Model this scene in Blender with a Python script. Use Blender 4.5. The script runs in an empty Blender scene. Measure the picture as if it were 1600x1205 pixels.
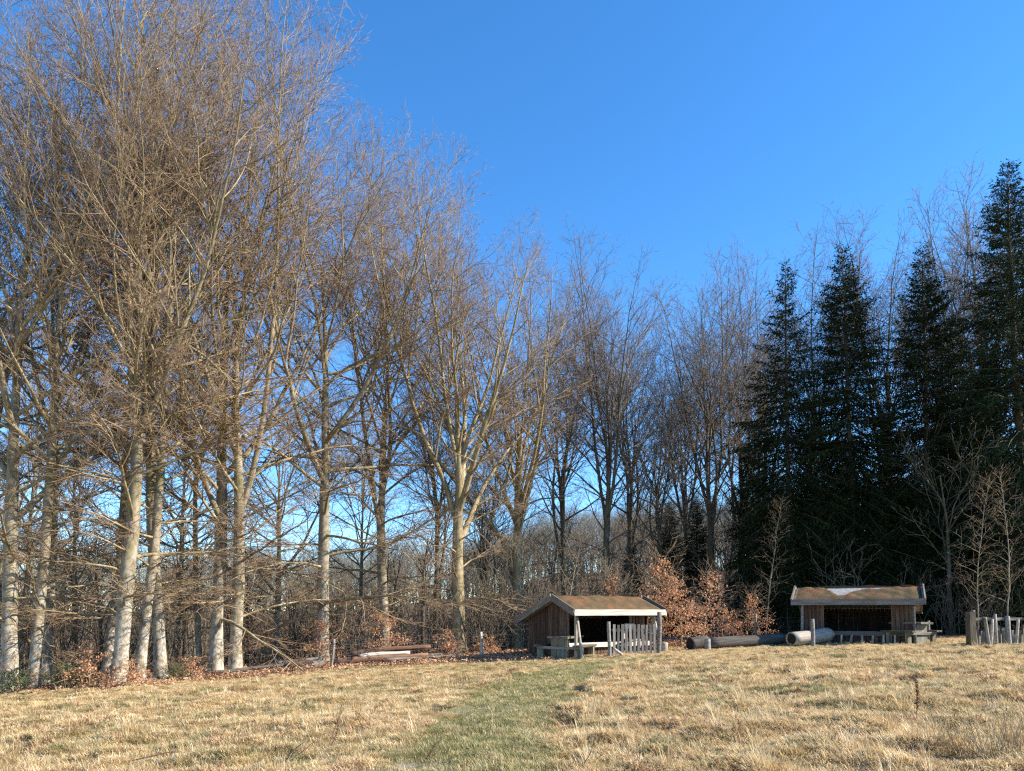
import bpy, math, random
import numpy as np
from mathutils import Vector, Matrix

S = bpy.context.scene
C = S.collection
R = math.radians

# ------------------------------------------------------------------ camera, sky, sun, exposure
F, PITCH, EYE = 1150.0, R(3.0), 1.6
PPY = 895.0                                  # photo row of the optical axis: the photo is a crop from the upper part of a frame
cam_d = bpy.data.cameras.new('camera'); cam = bpy.data.objects.new('camera', cam_d); C.objects.link(cam)
cam_d.sensor_fit = 'HORIZONTAL'; cam_d.sensor_width = 36; cam_d.lens = 36 * F / 1600; cam_d.shift_y = (PPY - 602.5) / 1600
cam_d.clip_start = 0.05; cam_d.clip_end = 2000
cam.location = (0, 0, EYE); cam.rotation_euler = (math.pi / 2 + PITCH, 0, 0)
S.camera = cam

SUN_AZ, SUN_EL = R(96), R(32)
w = bpy.data.worlds.new('World'); S.world = w; w.use_nodes = True
nt = w.node_tree; nt.nodes.clear()
sky = nt.nodes.new('ShaderNodeTexSky'); sky.sky_type = 'NISHITA'; sky.sun_disc = False
sky.sun_elevation = SUN_EL; sky.sun_rotation = SUN_AZ
sky.air_density = 0.9; sky.dust_density = 0.0; sky.ozone_density = 4.0; sky.altitude = 300
hs = nt.nodes.new('ShaderNodeHueSaturation'); hs.inputs['Saturation'].default_value = 1.22
bg = nt.nodes.new('ShaderNodeBackground'); bg.inputs['Strength'].default_value = 0.14
wo = nt.nodes.new('ShaderNodeOutputWorld')
nt.links.new(sky.outputs[0], hs.inputs['Color']); nt.links.new(hs.outputs[0], bg.inputs[0]); nt.links.new(bg.outputs[0], wo.inputs[0])

sd = Vector((math.sin(SUN_AZ) * math.cos(SUN_EL), math.cos(SUN_AZ) * math.cos(SUN_EL), math.sin(SUN_EL)))
sl = bpy.data.lights.new('sun', 'SUN'); sl.energy = 4.9; sl.angle = R(0.5); sl.color = (1, 0.91, 0.77)
so = bpy.data.objects.new('sun', sl); C.objects.link(so); so.rotation_euler = sd.to_track_quat('Z', 'Y').to_euler()
so.location = (40, 0, 40)

S.view_settings.view_transform = 'Standard'; S.view_settings.look = 'None'
S.view_settings.gamma = 1; S.view_settings.use_curve_mapping = False
S.view_settings.exposure = 1.25
S.cycles.use_denoising = False; S.cycles.filter_width = 1.25
S.cycles.max_bounces = 5; S.cycles.diffuse_bounces = 3; S.cycles.transparent_max_bounces = 8

# ------------------------------------------------------------------ helpers
def tag(o, label=None, cat=None, group=None, kind=None):
    if label: o['label'] = label
    if cat: o['category'] = cat
    if group: o['group'] = group
    if kind: o['kind'] = kind
    return o

def empty(name, loc, rz=0.0, label=None, cat=None, group=None):
    o = bpy.data.objects.new(name, None); C.objects.link(o)
    o.location = loc; o.rotation_euler = (0, 0, rz); o.empty_display_size = 0.3
    return tag(o, label, cat, group)

def link(name, me, parent=None, loc=(0, 0, 0), rot=(0, 0, 0), scale=(1, 1, 1)):
    o = bpy.data.objects.new(name, me); C.objects.link(o)
    o.parent = parent; o.location = loc; o.rotation_euler = rot; o.scale = scale
    return o

def copy_tree(src, loc, rz, sc, label=None, group=None):
    r = src.copy(); C.objects.link(r); r.location = loc; r.rotation_euler = (0, 0, rz); r.scale = (sc, sc, sc)
    if label: r['label'] = label
    if group: r['group'] = group
    for ch in src.children:
        c = ch.copy(); C.objects.link(c); c.parent = r
        for g in ch.children:
            d = g.copy(); C.objects.link(d); d.parent = c
    return r

def mesh_np(name, verts, loops, starts, mats, midx=None, smooth=False):
    me = bpy.data.meshes.new(name)
    verts = np.asarray(verts, np.float32); loops = np.asarray(loops, np.int32); starts = np.asarray(starts, np.int32)
    me.vertices.add(len(verts)); me.vertices.foreach_set('co', verts.ravel())
    me.loops.add(len(loops)); me.loops.foreach_set('vertex_index', loops)
    me.polygons.add(len(starts)); me.polygons.foreach_set('loop_start', starts)
    if midx is not None: me.polygons.foreach_set('material_index', np.asarray(midx, np.int32))
    me.polygons.foreach_set('use_smooth', np.full(len(starts), smooth))
    for m in mats: me.materials.append(m)
    me.update(calc_edges=True)
    return me

def simple_mesh(name, verts, faces, mat, smooth=False):
    me = bpy.data.meshes.new(name); me.from_pydata(verts, [], faces)
    if mat: me.materials.append(mat)
    if smooth: me.polygons.foreach_set('use_smooth', [True] * len(me.polygons))
    me.update(); return me

_perm = np.random.RandomState(7).rand(256, 256).astype(np.float32)
def vn(x, y, s, o=0):
    """value noise, feature size s"""
    x = np.asarray(x, float) / s + 13.7 * o + 1000; y = np.asarray(y, float) / s + 7.3 * o + 1000
    xi = np.floor(x).astype(int); yi = np.floor(y).astype(int); fx = x - xi; fy = y - yi
    fx = fx * fx * (3 - 2 * fx); fy = fy * fy * (3 - 2 * fy)
    g = lambda a, b: _perm[a & 255, b & 255]
    return (g(xi, yi) * (1 - fx) + g(xi + 1, yi) * fx) * (1 - fy) + (g(xi, yi + 1) * (1 - fx) + g(xi + 1, yi + 1) * fx) * fy

def ss(a, b, x):
    t = np.clip((np.asarray(x, float) - a) / (b - a), 0, 1); return t * t * (3 - 2 * t)

# ------------------------------------------------------------------ terrain function
def h0(x, y):
    x = np.asarray(x, float); y = np.asarray(y, float)
    xr = np.clip(x, 0, 22); xl = np.clip(x, -40, 0)
    h = 0.05 * xr - 0.0007 * xr * xr + 0.053 * xl - 0.004 * np.clip(y, -10, 40)
    h = h - 4.0 * ss(29, 62, y) * ss(10, -6, x) - 1.0 * ss(24, 45, y) * ss(-12, -25, x)
    h = h + 9.0 * ss(70, 150, np.hypot(x, y))
    return h

def base(px, Y):
    """ground point at depth Y that projects to photo column px"""
    X = (px - 800) / F * Y
    for _ in range(6):
        z = float(h0(X, Y)); d = Y * math.cos(PITCH) + (z - EYE) * math.sin(PITCH); X = (px - 800) / F * d
    return Vector((X, Y, float(h0(X, Y))))

def ray(px, py):
    u = (px - 800) / F; v = (PPY - py) / F
    return Vector((u, math.cos(PITCH) - v * math.sin(PITCH), math.sin(PITCH) + v * math.cos(PITCH)))

def gp(px, py):
    d = ray(px, py); t = 3.0
    while t < 60:
        p = d * t; z = EYE + p.z
        if z < float(h0(p.x, p.y)): break
        t += 0.05
    return Vector((d.x * t, d.y * t, float(h0(d.x * t, d.y * t))))

def at(px, py, Y):
    d = ray(px, py); t = Y / d.y
    return Vector((d.x * t, Y, EYE + d.z * t))

track = np.array([gp(px, py)[:2] for px, py in ((700, 1400), (735, 1205), (752, 1160), (778, 1120), (820, 1085), (868, 1058), (915, 1042), (985, 1032))])
def seg_dist(x, y, P):
    best = np.full(np.shape(x), 1e9); side = np.zeros(np.shape(x))
    for a, b in zip(P[:-1], P[1:]):
        ab = b - a; t = np.clip(((x - a[0]) * ab[0] + (y - a[1]) * ab[1]) / (ab @ ab), 0, 1)
        dx = x - a[0] - t * ab[0]; dy = y - a[1] - t * ab[1]; d = np.hypot(dx, dy)
        s = np.sign(ab[0] * dy - ab[1] * dx)
        m = d < best; best = np.where(m, d, best); side = np.where(m, s, side)
    return best, side

def track_masks(x, y):
    d, s = seg_dist(x, y, track)
    d = d + (vn(x, y, 1.1, 3) - .5) * .7 + (vn(x, y, .35, 8) - .5) * .45
    sg = -s * d                                   # + on the right of the track
    tr = ss(1.15, 0.45, np.abs(sg + .1))
    rut = np.exp(-((sg - 1.1) / .19) ** 2) * (2.2 * vn(x, y, .5, 5) ** 2 + .2) + 0.3 * np.exp(-((sg + .6) / .15) ** 2)
    return tr, rut, sg

def edge_y(x):
    """depth where the meadow meets the wood"""
    return 23.2 + 5.0 * ss(-14, -3, x) + 1.5 * ss(0, 8, x) - 1.0 * ss(14, 20, x) + (vn(x, x * 0, 3.0, 9) - .5) * 1.2

def meadow_mask(x, y): return ss(0.8, -0.5, y - edge_y(x))

def hz(x, y):
    x = np.asarray(x, float); y = np.asarray(y, float)
    tr, rut, sg = track_masks(x, y)
    md = ss(34, 28, y) * (1 - .55 * ss(20, 26, y))
    b = (vn(x, y, .5, 1) ** 2) * .15 + (vn(x, y, .23, 6) - .5) * .06 + (vn(x, y, 1.1, 2) - .5) * .09 + (vn(x, y, 3.2, 4) - .5) * .12
    ridge = np.exp(-((sg - 1.35) / .25) ** 2) * .03
    return h0(x, y) + md * (b * (1 - .7 * tr) - .14 * rut + ridge)

# ------------------------------------------------------------------ materials
def mat(name, rough=.85, spec=.25):
    m = bpy.data.materials.new(name); m.use_nodes = True
    t = m.node_tree; b = t.nodes['Principled BSDF']
    b.inputs['Roughness'].default_value = rough; b.inputs['Specular IOR Level'].default_value = spec
    return m, t, b

def N(t, typ, **kw):
    n = t.nodes.new(typ)
    for k, v in kw.items():
        if k in n.inputs: n.inputs[k].default_value = v
        else: setattr(n, k, v)
    return n

def ramp(t, src, stops):
    r = t.nodes.new('ShaderNodeValToRGB'); e = r.color_ramp.elements
    while len(e) < len(stops): e.new(.5)
    for el, (p, c) in zip(e, stops): el.position = p; el.color = (*c, 1)
    t.links.new(src, r.inputs[0]); return r.outputs[0]

def mixc(t, fac, a, b, mode='MIX'):
    m = t.nodes.new('ShaderNodeMix'); m.data_type = 'RGBA'; m.blend_type = mode
    for s, v in ((m.inputs[0], fac), (m.inputs[6], a), (m.inputs[7], b)):
        if isinstance(v, (int, float)): s.default_value = v
        elif isinstance(v, tuple): s.default_value = (*v, 1)
        else: t.links.new(v, s)
    return m.outputs[2]

def coords(t, kind='Object', scale=(1, 1, 1)):
    tc = t.nodes.new('ShaderNodeTexCoord'); mp = t.nodes.new('ShaderNodeMapping'); mp.inputs['Scale'].default_value = scale
    t.links.new(tc.outputs[kind], mp.inputs[0]); return mp.outputs[0]

def noise(t, vec, scale, detail=4, rough=.6):
    n = N(t, 'ShaderNodeTexNoise', Scale=scale, Detail=detail, Roughness=rough); t.links.new(vec, n.inputs['Vector']); return n.outputs[0]

def bump(t, b, h, strength=.4, dist=.02):
    n = N(t, 'ShaderNodeBump', Strength=strength, Distance=dist); t.links.new(h, n.inputs['Height']); t.links.new(n.outputs[0], b.inputs['Normal'])

def bark_mat(name, stops, lichen=.0, z_lo=2, z_hi=7, lich_col=(.50, .47, .40), algae=(.17, .145, .06)):
    m, t, b = mat(name)
    v = coords(t, 'Object', (1, 1, .35))
    n1 = noise(t, v, 3.5, 6, .65)
    col = ramp(t, n1, stops)
    n2 = noise(t, coords(t, 'Object', (1, 1, .6)), 1.3, 3)
    col = mixc(t, ramp(t, n2, [(.45, (0, 0, 0)), (.62, (.75, .75, .75))]), col, algae)
    n4 = noise(t, coords(t, 'Object', (1, 1, .5)), 8, 5, .75)
    col = mixc(t, ramp(t, n4, [(.5, (0, 0, 0)), (.66, (.7, .7, .7))]), col, tuple(c * .45 for c in stops[0][1]))
    if lichen:
        sep = t.nodes.new('ShaderNodeSeparateXYZ'); tc = t.nodes.new('ShaderNodeTexCoord'); t.links.new(tc.outputs['Object'], sep.inputs[0])
        mr = N(t, 'ShaderNodeMapRange'); mr.inputs[1].default_value = z_lo; mr.inputs[2].default_value = z_hi
        mr.inputs[3].default_value = lichen; mr.inputs[4].default_value = 0.06; t.links.new(sep.outputs[2], mr.inputs[0])
        n3 = noise(t, coords(t, 'Object', (1, 1, .7)), 5.5, 5, .7)
        k = ramp(t, n3, [(.44, (0, 0, 0)), (.54, (1, 1, 1))])
        mm = t.nodes.new('ShaderNodeMath'); mm.operation = 'MULTIPLY'; t.links.new(mr.outputs[0], mm.inputs[0]); t.links.new(k, mm.inputs[1])
        col = mixc(t, mm.outputs[0], col, lich_col)
    t.links.new(col, b.inputs['Base Color'])
    bump(t, b, noise(t, v, 14, 5), .5, .02)
    return m

M = {}
M['beech_bark'] = bark_mat('beech_bark', [(.3, (.12, .09, .058)), (.5, (.25, .20, .135)), (.7, (.36, .30, .21))], .62, 1.0, 6)
M['limb'] = bark_mat('limb_bark', [(.3, (.14, .10, .055)), (.5, (.32, .25, .145)), (.7, (.48, .40, .26))])
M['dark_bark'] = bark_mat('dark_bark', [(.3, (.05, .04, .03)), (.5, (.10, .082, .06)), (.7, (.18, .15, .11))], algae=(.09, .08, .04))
M['birch_bark'] = bark_mat('birch_bark', [(.3, (.18, .13, .09)), (.5, (.36, .30, .23)), (.7, (.5, .45, .38))], algae=(.25, .21, .12))

def twig_mat(name, a, b_):
    m, t, b = mat(name, .75, .3)
    n = noise(t, coords(t, 'Object'), 1.7, 3)
    t.links.new(ramp(t, n, [(.35, a), (.65, b_)]), b.inputs['Base Color']); return m
M['twig'] = twig_mat('beech_twig', (.155, .098, .062), (.30, .215, .125))
M['twig_grey'] = twig_mat('far_twig', (.12, .09, .07), (.21, .165, .125))
M['brush'] = twig_mat('brush_twig', (.12, .095, .062), (.22, .18, .12))

def leaf_mat(name, stops, rough=.6, trans=.0):
    m, t, b = mat(name, rough, .3 if rough < .85 else .05)
    g = t.nodes.new('ShaderNodeNewGeometry')
    oi = t.nodes.new('ShaderNodeObjectInfo')
    n = noise(t, g.outputs['Position'], 9, 2)
    ad = t.nodes.new('ShaderNodeMath'); ad.operation = 'MULTIPLY_ADD'; ad.inputs[1].default_value = .35
    t.links.new(g.outputs['Random Per Island'], ad.inputs[0])
    sc = t.nodes.new('ShaderNodeMath'); sc.operation = 'MULTIPLY'; sc.inputs[1].default_value = .7; t.links.new(n, sc.inputs[0]); t.links.new(sc.outputs[0], ad.inputs[2])
    col = ramp(t, ad.outputs[0], stops); t.links.new(col, b.inputs['Base Color'])
    if trans:
        tr = t.nodes.new('ShaderNodeBsdfTranslucent'); t.links.new(col, tr.inputs[0])
        mx = t.nodes.new('ShaderNodeMixShader'); mx.inputs[0].default_value = trans
        t.links.new(b.outputs[0], mx.inputs[1]); t.links.new(tr.outputs[0], mx.inputs[2])
        t.links.new(mx.outputs[0], t.nodes['Material Output'].inputs[0])
    return m
M['needle'] = leaf_mat('spruce_needles', [(.2, (.007, .013, .005)), (.5, (.014, .022, .008)), (.8, (.034, .042, .016))], .9)
M['needle_blue'] = leaf_mat('blue_spruce_needles', [(.2, (.010, .019, .009)), (.5, (.021, .035, .016)), (.8, (.05, .066, .03))], .9)
M['holly'] = leaf_mat('evergreen_leaf', [(.2, (.02, .04, .012)), (.5, (.045, .08, .025)), (.8, (.09, .13, .05))], .4)
M['dead_leaf'] = leaf_mat('retained_beech_leaf', [(.2, (.34, .15, .075)), (.5, (.56, .29, .15)), (.8, (.74, .48, .31))], .6, .35)
M['litter_leaf'] = leaf_mat('fallen_beech_leaf', [(.2, (.20, .10, .05)), (.5, (.36, .20, .11)), (.8, (.52, .34, .21))], .7)

def wood_mat(name, dark, mid, light, axis='Z', moss=0.0):
    m, t, b = mat(name, .85, .2)
    sc = {'Z': (14, 14, .9), 'X': (.9, 14, 14), 'Y': (14, .9, 14)}[axis]
    oi = t.nodes.new('ShaderNodeObjectInfo')
    tc = t.nodes.new('ShaderNodeTexCoord'); va = t.nodes.new('ShaderNodeVectorMath'); va.operation = 'ADD'
    cm = t.nodes.new('ShaderNodeVectorMath'); cm.operation = 'SCALE'; cm.inputs[0].default_value = (31, 17, 23); t.links.new(oi.outputs['Random'], cm.inputs['Scale'])
    t.links.new(tc.outputs['Object'], va.inputs[0]); t.links.new(cm.outputs[0], va.inputs[1])
    mp = t.nodes.new('ShaderNodeMapping'); mp.inputs['Scale'].default_value = sc; t.links.new(va.outputs[0], mp.inputs[0])
    n = noise(t, mp.outputs[0], 1.6, 6, .65)
    col = ramp(t, n, [(.28, dark), (.5, mid), (.72, light)])
    br = N(t, 'ShaderNodeMapRange'); br.inputs[3].default_value = .55; br.inputs[4].default_value = 1.3; t.links.new(oi.outputs['Random'], br.inputs[0])
    hsv = t.nodes.new('ShaderNodeHueSaturation'); t.links.new(br.outputs[0], hsv.inputs['Value']); t.links.new(col, hsv.inputs['Color'])
    col = hsv.outputs[0]
    if moss:
        nm = noise(t, va.outputs[0], 4, 4)
        k = ramp(t, nm, [(.62 - moss * .25, (0, 0, 0)), (.75 - moss * .2, (.8, .8, .8))])
        col = mixc(t, k, col, (.13, .12, .045))
    t.links.new(col, b.inputs['Base Color'])
    bump(t, b, n, .5, .01); return m
M['wall_wood'] = wood_mat('wall_board', (.05, .031, .022), (.115, .07, .05), (.20, .135, .10))
M['shaded_inner_wood'] = wood_mat('shaded_inner_board', (.014, .009, .007), (.03, .019, .014), (.06, .04, .03))  # wall boards darkened in colour to stand for the shade inside the shelters
M['pale_wood_x'] = wood_mat('pale_board', (.26, .22, .17), (.52, .47, .39), (.68, .63, .55), 'X')
M['pale_wood_z'] = wood_mat('pale_post', (.22, .18, .13), (.42, .36, .28), (.58, .52, .43), 'Z', .25)
M['grey_wood_x'] = wood_mat('grey_board', (.08, .07, .06), (.18, .16, .14), (.30, .275, .24), 'X', .2)
M['grey_wood_z'] = wood_mat('grey_post', (.09, .08, .068), (.21, .19, .165), (.36, .33, .29), 'Z', .15)
M['grey_wood_y'] = wood_mat('grey_beam', (.08, .07, .06), (.20, .18, .15), (.34, .31, .27), 'Y', .2)
M['barge_wood_y'] = wood_mat('barge_board', (.10, .085, .07), (.19, .165, .135), (.30, .27, .23), 'Y', .15)
M['old_wood'] = wood_mat('old_table_wood', (.05, .045, .035), (.12, .11, .085), (.22, .20, .16), 'X', .4)
M['old_wood_z'] = wood_mat('old_table_leg', (.08, .075, .055), (.18, .17, .13), (.32, .30, .24), 'Z', .35)
M['log_bark'] = wood_mat('log_bark', (.06, .05, .04), (.15, .13, .11), (.26, .235, .20), 'X', .15)
M['log_pale'] = wood_mat('barkless_log', (.24, .20, .16), (.42, .36, .30), (.56, .50, .43), 'X')
M['log_red'] = wood_mat('fresh_log', (.07, .035, .02), (.16, .085, .05), (.28, .18, .12), 'X')
def plain(name, col, rough=.9):
    m, t, b = mat(name, rough); n = noise(t, coords(t), 7, 4)
    t.links.new(ramp(t, n, [(.3, tuple(c * .6 for c in col)), (.7, tuple(c * 1.3 for c in col))]), b.inputs['Base Color']); return m
M['rot'] = plain('rotten_core', (.02, .017, .014))
M['cut'] = plain('cut_end', (.36, .26, .17))
M['felt'] = plain('roof_felt', (.30, .29, .28))
M['wire'] = plain('galvanised_wire', (.22, .22, .22), .5)
M['dry_stem'] = plain('dry_stem', (.14, .08, .05))
M['seed'] = plain('dock_seed', (.13, .05, .028))
M['straw_stem'] = plain('straw_stem', (.42, .31, .17))

def moss_mat():
    m, t, b = mat('roof_moss'); v = coords(t)
    n = noise(t, v, 1.3, 6, .7)
    col = ramp(t, n, [(.34, (.05, .04, .018)), (.46, (.10, .068, .03)), (.55, (.14, .075, .035)), (.66, (.22, .07, .022))])
    n2 = noise(t, v, 30, 3)
    col = mixc(t, ramp(t, n2, [(.4, (0, 0, 0)), (.7, (.6, .6, .6))]), col, (.085, .07, .035))
    t.links.new(col, b.inputs['Base Color']); bump(t, b, n2, .8, .03); return m
M['moss'] = moss_mat()

# grass
def grass_mat(name, stops, sat=1.0):
    m, t, b = mat(name, .55, .3)
    g = t.nodes.new('ShaderNodeNewGeometry'); oi = t.nodes.new('ShaderNodeObjectInfo')
    n = noise(t, g.outputs['Position'], .9, 4, .6)
    a = t.nodes.new('ShaderNodeMath'); a.operation = 'MULTIPLY_ADD'; a.inputs[1].default_value = .36
    t.links.new(g.outputs['Random Per Island'], a.inputs[0])
    a2 = t.nodes.new('ShaderNodeMath'); a2.operation = 'MULTIPLY_ADD'; a2.inputs[1].default_value = .42
    t.links.new(oi.outputs['Random'], a2.inputs[0])
    a3 = t.nodes.new('ShaderNodeMath'); a3.operation = 'MULTIPLY'; a3.inputs[1].default_value = .35; t.links.new(n, a3.inputs[0])
    t.links.new(a3.outputs[0], a2.inputs[2]); t.links.new(a2.outputs[0], a.inputs[2])
    col = ramp(t, a.outputs[0], stops)
    t.links.new(col, b.inputs['Base Color'])
    tr = t.nodes.new('ShaderNodeBsdfTranslucent'); t.links.new(col, tr.inputs[0])
    mx = t.nodes.new('ShaderNodeMixShader'); mx.inputs[0].default_value = .38
    t.links.new(b.outputs[0], mx.inputs[1]); t.links.new(tr.outputs[0], mx.inputs[2]); t.links.new(mx.outputs[0], t.nodes['Material Output'].inputs[0])
    return m
M['straw'] = grass_mat('straw_grass', [(.12, (.20, .125, .055)), (.34, (.48, .33, .155)), (.6, (.70, .535, .285)), (.9, (.85, .735, .50))])
M['green'] = grass_mat('green_grass', [(.14, (.08, .085, .025)), (.4, (.205, .215, .07)), (.62, (.42, .36, .17)), (.9, (.64, .54, .31))])

def ground_mat():
    m, t, b = mat('meadow_ground', .95, .15)
    g = t.nodes.new('ShaderNodeNewGeometry'); pos = g.outputs['Position']
    at_ = lambda nme: [setattr(n := t.nodes.new('ShaderNodeAttribute'), 'attribute_name', nme), n.outputs['Fac']][1]
    n1 = noise(t, pos, 5, 6, .7); n2 = noise(t, pos, 40, 3, .7); n3 = noise(t, pos, 1.1, 4)
    straw = ramp(t, n1, [(.3, (.30, .21, .10)), (.5, (.50, .37, .19)), (.7, (.66, .52, .30))])
    green = ramp(t, n1, [(.3, (.10, .095, .04)), (.55, (.21, .19, .08)), (.75, (.36, .30, .15))])
    lit = ramp(t, n1, [(.3, (.12, .065, .035)), (.5, (.24, .135, .075)), (.7, (.38, .25, .15))])
    soil = ramp(t, n1, [(.3, (.13, .11, .08)), (.6, (.30, .27, .21)), (.8, (.42, .39, .32))])
    gm = t.nodes.new('ShaderNodeMath'); gm.operation = 'ADD'; t.links.new(at_('green'), gm.inputs[0])
    nn = t.nodes.new('ShaderNodeMapRange'); nn.inputs[1].default_value = .5; nn.inputs[2].default_value = .75; nn.inputs[4].default_value = .5; t.links.new(n3, nn.inputs[0]); t.links.new(nn.outputs[0], gm.inputs[1])
    gm.use_clamp = True
    col = mixc(t, gm.outputs[0], straw, green)
    col = mixc(t, at_('bare'), col, soil)
    col = mixc(t, at_('litter'), col, lit)
    col = mixc(t, .35, col, ramp(t, n2, [(.35, (.25, .25, .25)), (.65, (1, 1, 1))]), 'MULTIPLY')
    t.links.new(col, b.inputs['Base Color']); bump(t, b, n2, .6, .03); return m
M['ground'] = ground_mat()

# ------------------------------------------------------------------ tubes
class Tubes:
    def __init__(s): s.g = {}
    def add(s, pts, rad, k=3, tip=True, m=0):
        s.g.setdefault((len(pts), k, tip, m), []).append((pts, rad))
    def mesh(s, name, mats, smooth=True, rough=0.0):
        V, L, ST, MI = [], [], [], []; nv = 0; nl = 0
        rs = np.random.RandomState(3)
        for (n, k, tip, m), lst in s.g.items():
            P = np.array([a for a, _ in lst], float); Rr = np.array([b for _, b in lst], float); q = len(lst)
            T = np.gradient(P, axis=1); T /= np.linalg.norm(T, axis=2, keepdims=True) + 1e-9
            mean = T.mean(1); ax = np.zeros((q, 3)); ax[np.arange(q), np.argmin(np.abs(mean), 1)] = 1
            U = np.cross(T, ax[:, None, :]); U /= np.linalg.norm(U, axis=2, keepdims=True) + 1e-9
            W = np.cross(T, U); nr = n - 1 if tip else n
            an = np.arange(k) * 2 * math.pi / k + rs.rand() * 3
            RR = Rr[:, :nr, None, None] * (1 + rough * (rs.rand(q, nr, k, 1) - .5) if rough else 1)
            ring = P[:, :nr, None, :] + RR * (np.cos(an)[None, None, :, None] * U[:, :nr, None, :] + np.sin(an)[None, None, :, None] * W[:, :nr, None, :])
            per = nr * k + (1 if tip else 0)
            vv = ring.reshape(q, nr * k, 3)
            if tip: vv = np.concatenate([vv, P[:, -1:, :]], 1)
            V.append(vv.reshape(-1, 3))
            i = np.arange(k); j = (i + 1) % k
            a = []
            for r_ in range(nr - 1): a.append(np.stack([r_ * k + i, r_ * k + j, (r_ + 1) * k + j, (r_ + 1) * k + i], 1))
            offs = nv + np.arange(q) * per
            if a:
                a = np.concatenate(a, 0)[:, ::-1]; qd = (offs[:, None, None] + a[None]).reshape(-1, 4)
                L.append(qd.ravel()); ST.append(nl + np.arange(len(qd)) * 4); nl += qd.size; MI.append(np.full(len(qd), m))
            if tip:
                tr = np.stack([(nr - 1) * k + j, (nr - 1) * k + i, np.full(k, nr * k)], 1)
                td = (offs[:, None, None] + tr[None]).reshape(-1, 3)
                L.append(td.ravel()); ST.append(nl + np.arange(len(td)) * 3); nl += td.size; MI.append(np.full(len(td), m))
            nv += per * q
        return mesh_np(name, np.concatenate(V), np.concatenate(L), np.concatenate(ST), mats, np.concatenate(MI), smooth)

def grow(rng, p, d, length, n, wob, up):
    """polyline of n points; up > 0 turns it skyward"""
    x, y, z = p; a, b, c = d; st = length / (n - 1); out = [(x, y, z)]; g = rng.gauss
    for i in range(n - 1):
        a += g(0, wob); b += g(0, wob); c += g(0, wob) + up
        l = math.sqrt(a * a + b * b + c * c) or 1; a /= l; b /= l; c /= l
        x += a * st; y += b * st; z += c * st; out.append((x, y, z))
    return out

def along(pts, t):
    f = t * (len(pts) - 1); i = min(int(f), len(pts) - 2); f -= i; p, q = pts[i], pts[i + 1]
    d = (q[0] - p[0], q[1] - p[1], q[2] - p[2]); l = math.sqrt(d[0] ** 2 + d[1] ** 2 + d[2] ** 2) or 1
    return (p[0] + d[0] * f, p[1] + d[1] * f, p[2] + d[2] * f), (d[0] / l, d[1] / l, d[2] / l)

def side_dir(rng, d, ang, flat, sgn=None):
    """a direction leaving d at ang; flat keeps it near the horizontal plane"""
    sx, sy = -d[1], d[0]; l = math.hypot(sx, sy)
    if l < .25: th = rng.random() * 6.283; s = (math.cos(th), math.sin(th), 0)
    else:
        s = (sx / l, sy / l, 0); u = (s[1] * d[2] - s[2] * d[1], s[2] * d[0] - s[0] * d[2], s[0] * d[1] - s[1] * d[0])
        th = rng.gauss(0, 1.5 * (1 - flat)) + (0 if (sgn if sgn is not None else rng.choice((-1, 1))) > 0 else math.pi)
        cs, sn = math.cos(th), math.sin(th); s = tuple(s[i] * cs + u[i] * sn for i in range(3))
    ca, sa = math.cos(ang), math.sin(ang)
    return tuple(d[i] * ca + s[i] * sa for i in range(3))

def rad(n, r0, r1): return [r0 + (r1 - r0) * i / (n - 1) for i in range(n)]

def ramify(T, rng, pts, L, r, lvl, flat, up, dens, t0=.16):
    """branches of one limb: level 2, 3 and the twigs"""
    n2 = max(3, int(L / .38 * dens)); s = 1
    for i in range(n2):
        t = t0 + (.985 - t0) * ((i + rng.random()) / n2) ** .85
        p, d = along(pts, t); s = -s
        l2 = (.40 * L * (1 - t) + .5) * rng.uniform(.6, 1.3)
        d2 = side_dir(rng, d, R(rng.uniform(24, 52)), flat, s)
        b2 = grow(rng, p, d2, l2, 5, .13, up * .6); r2 = min(r * (1 - t) * .7 + .004, .010 * l2 + .004)
        T.add(b2, rad(5, r2, .004), 3, True, 1)
        n3 = max(2, int(l2 / .25 * dens)); s3 = 1
        for j in range(n3):
            t3 = .15 + .84 * (j + rng.random()) / n3; p3, d3 = along(b2, t3); s3 = -s3
            l3 = (.38 * l2 * (1 - t3) + .28) * rng.uniform(.6, 1.4)
            b3 = grow(rng, p3, side_dir(rng, d3, R(rng.uniform(22, 48)), flat * .8, s3), l3, 4, .15, up * .9)
            T.add(b3, rad(4, min(.0085, .007 * l3 + .0035), .003), 3, True, 1)
            n4 = max(1, int(l3 / .17 * dens)); s4 = 1
            for k in range(n4):
                t4 = .15 + .85 * (k + rng.random()) / n4; p4, d4 = along(b3, t4); s4 = -s4
                l4 = rng.uniform(.12, .42)
                T.add(grow(rng, p4, side_dir(rng, d4, R(rng.uniform(18, 42)), flat * .6, s4), l4, 3, .13, up + .03), (.0060, .0048, .0024), 3, True, 1)

def env_len(p, d, cz, Rr, Rz):
    """distance from p along d to the crown's outline (an egg round the stem)"""
    if p[2] < cz: Rz = cz * .98
    a = (d[0] ** 2 + d[1] ** 2) / Rr ** 2 + d[2] ** 2 / Rz ** 2
    b = (p[0] * d[0] + p[1] * d[1]) / Rr ** 2 + (p[2] - cz) * d[2] / Rz ** 2
    c = (p[0] ** 2 + p[1] ** 2) / Rr ** 2 + (p[2] - cz) ** 2 / Rz ** 2 - 1
    D = b * b - a * c
    return 0 if c > 0 or D < 0 else (-b + math.sqrt(D)) / a

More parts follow.
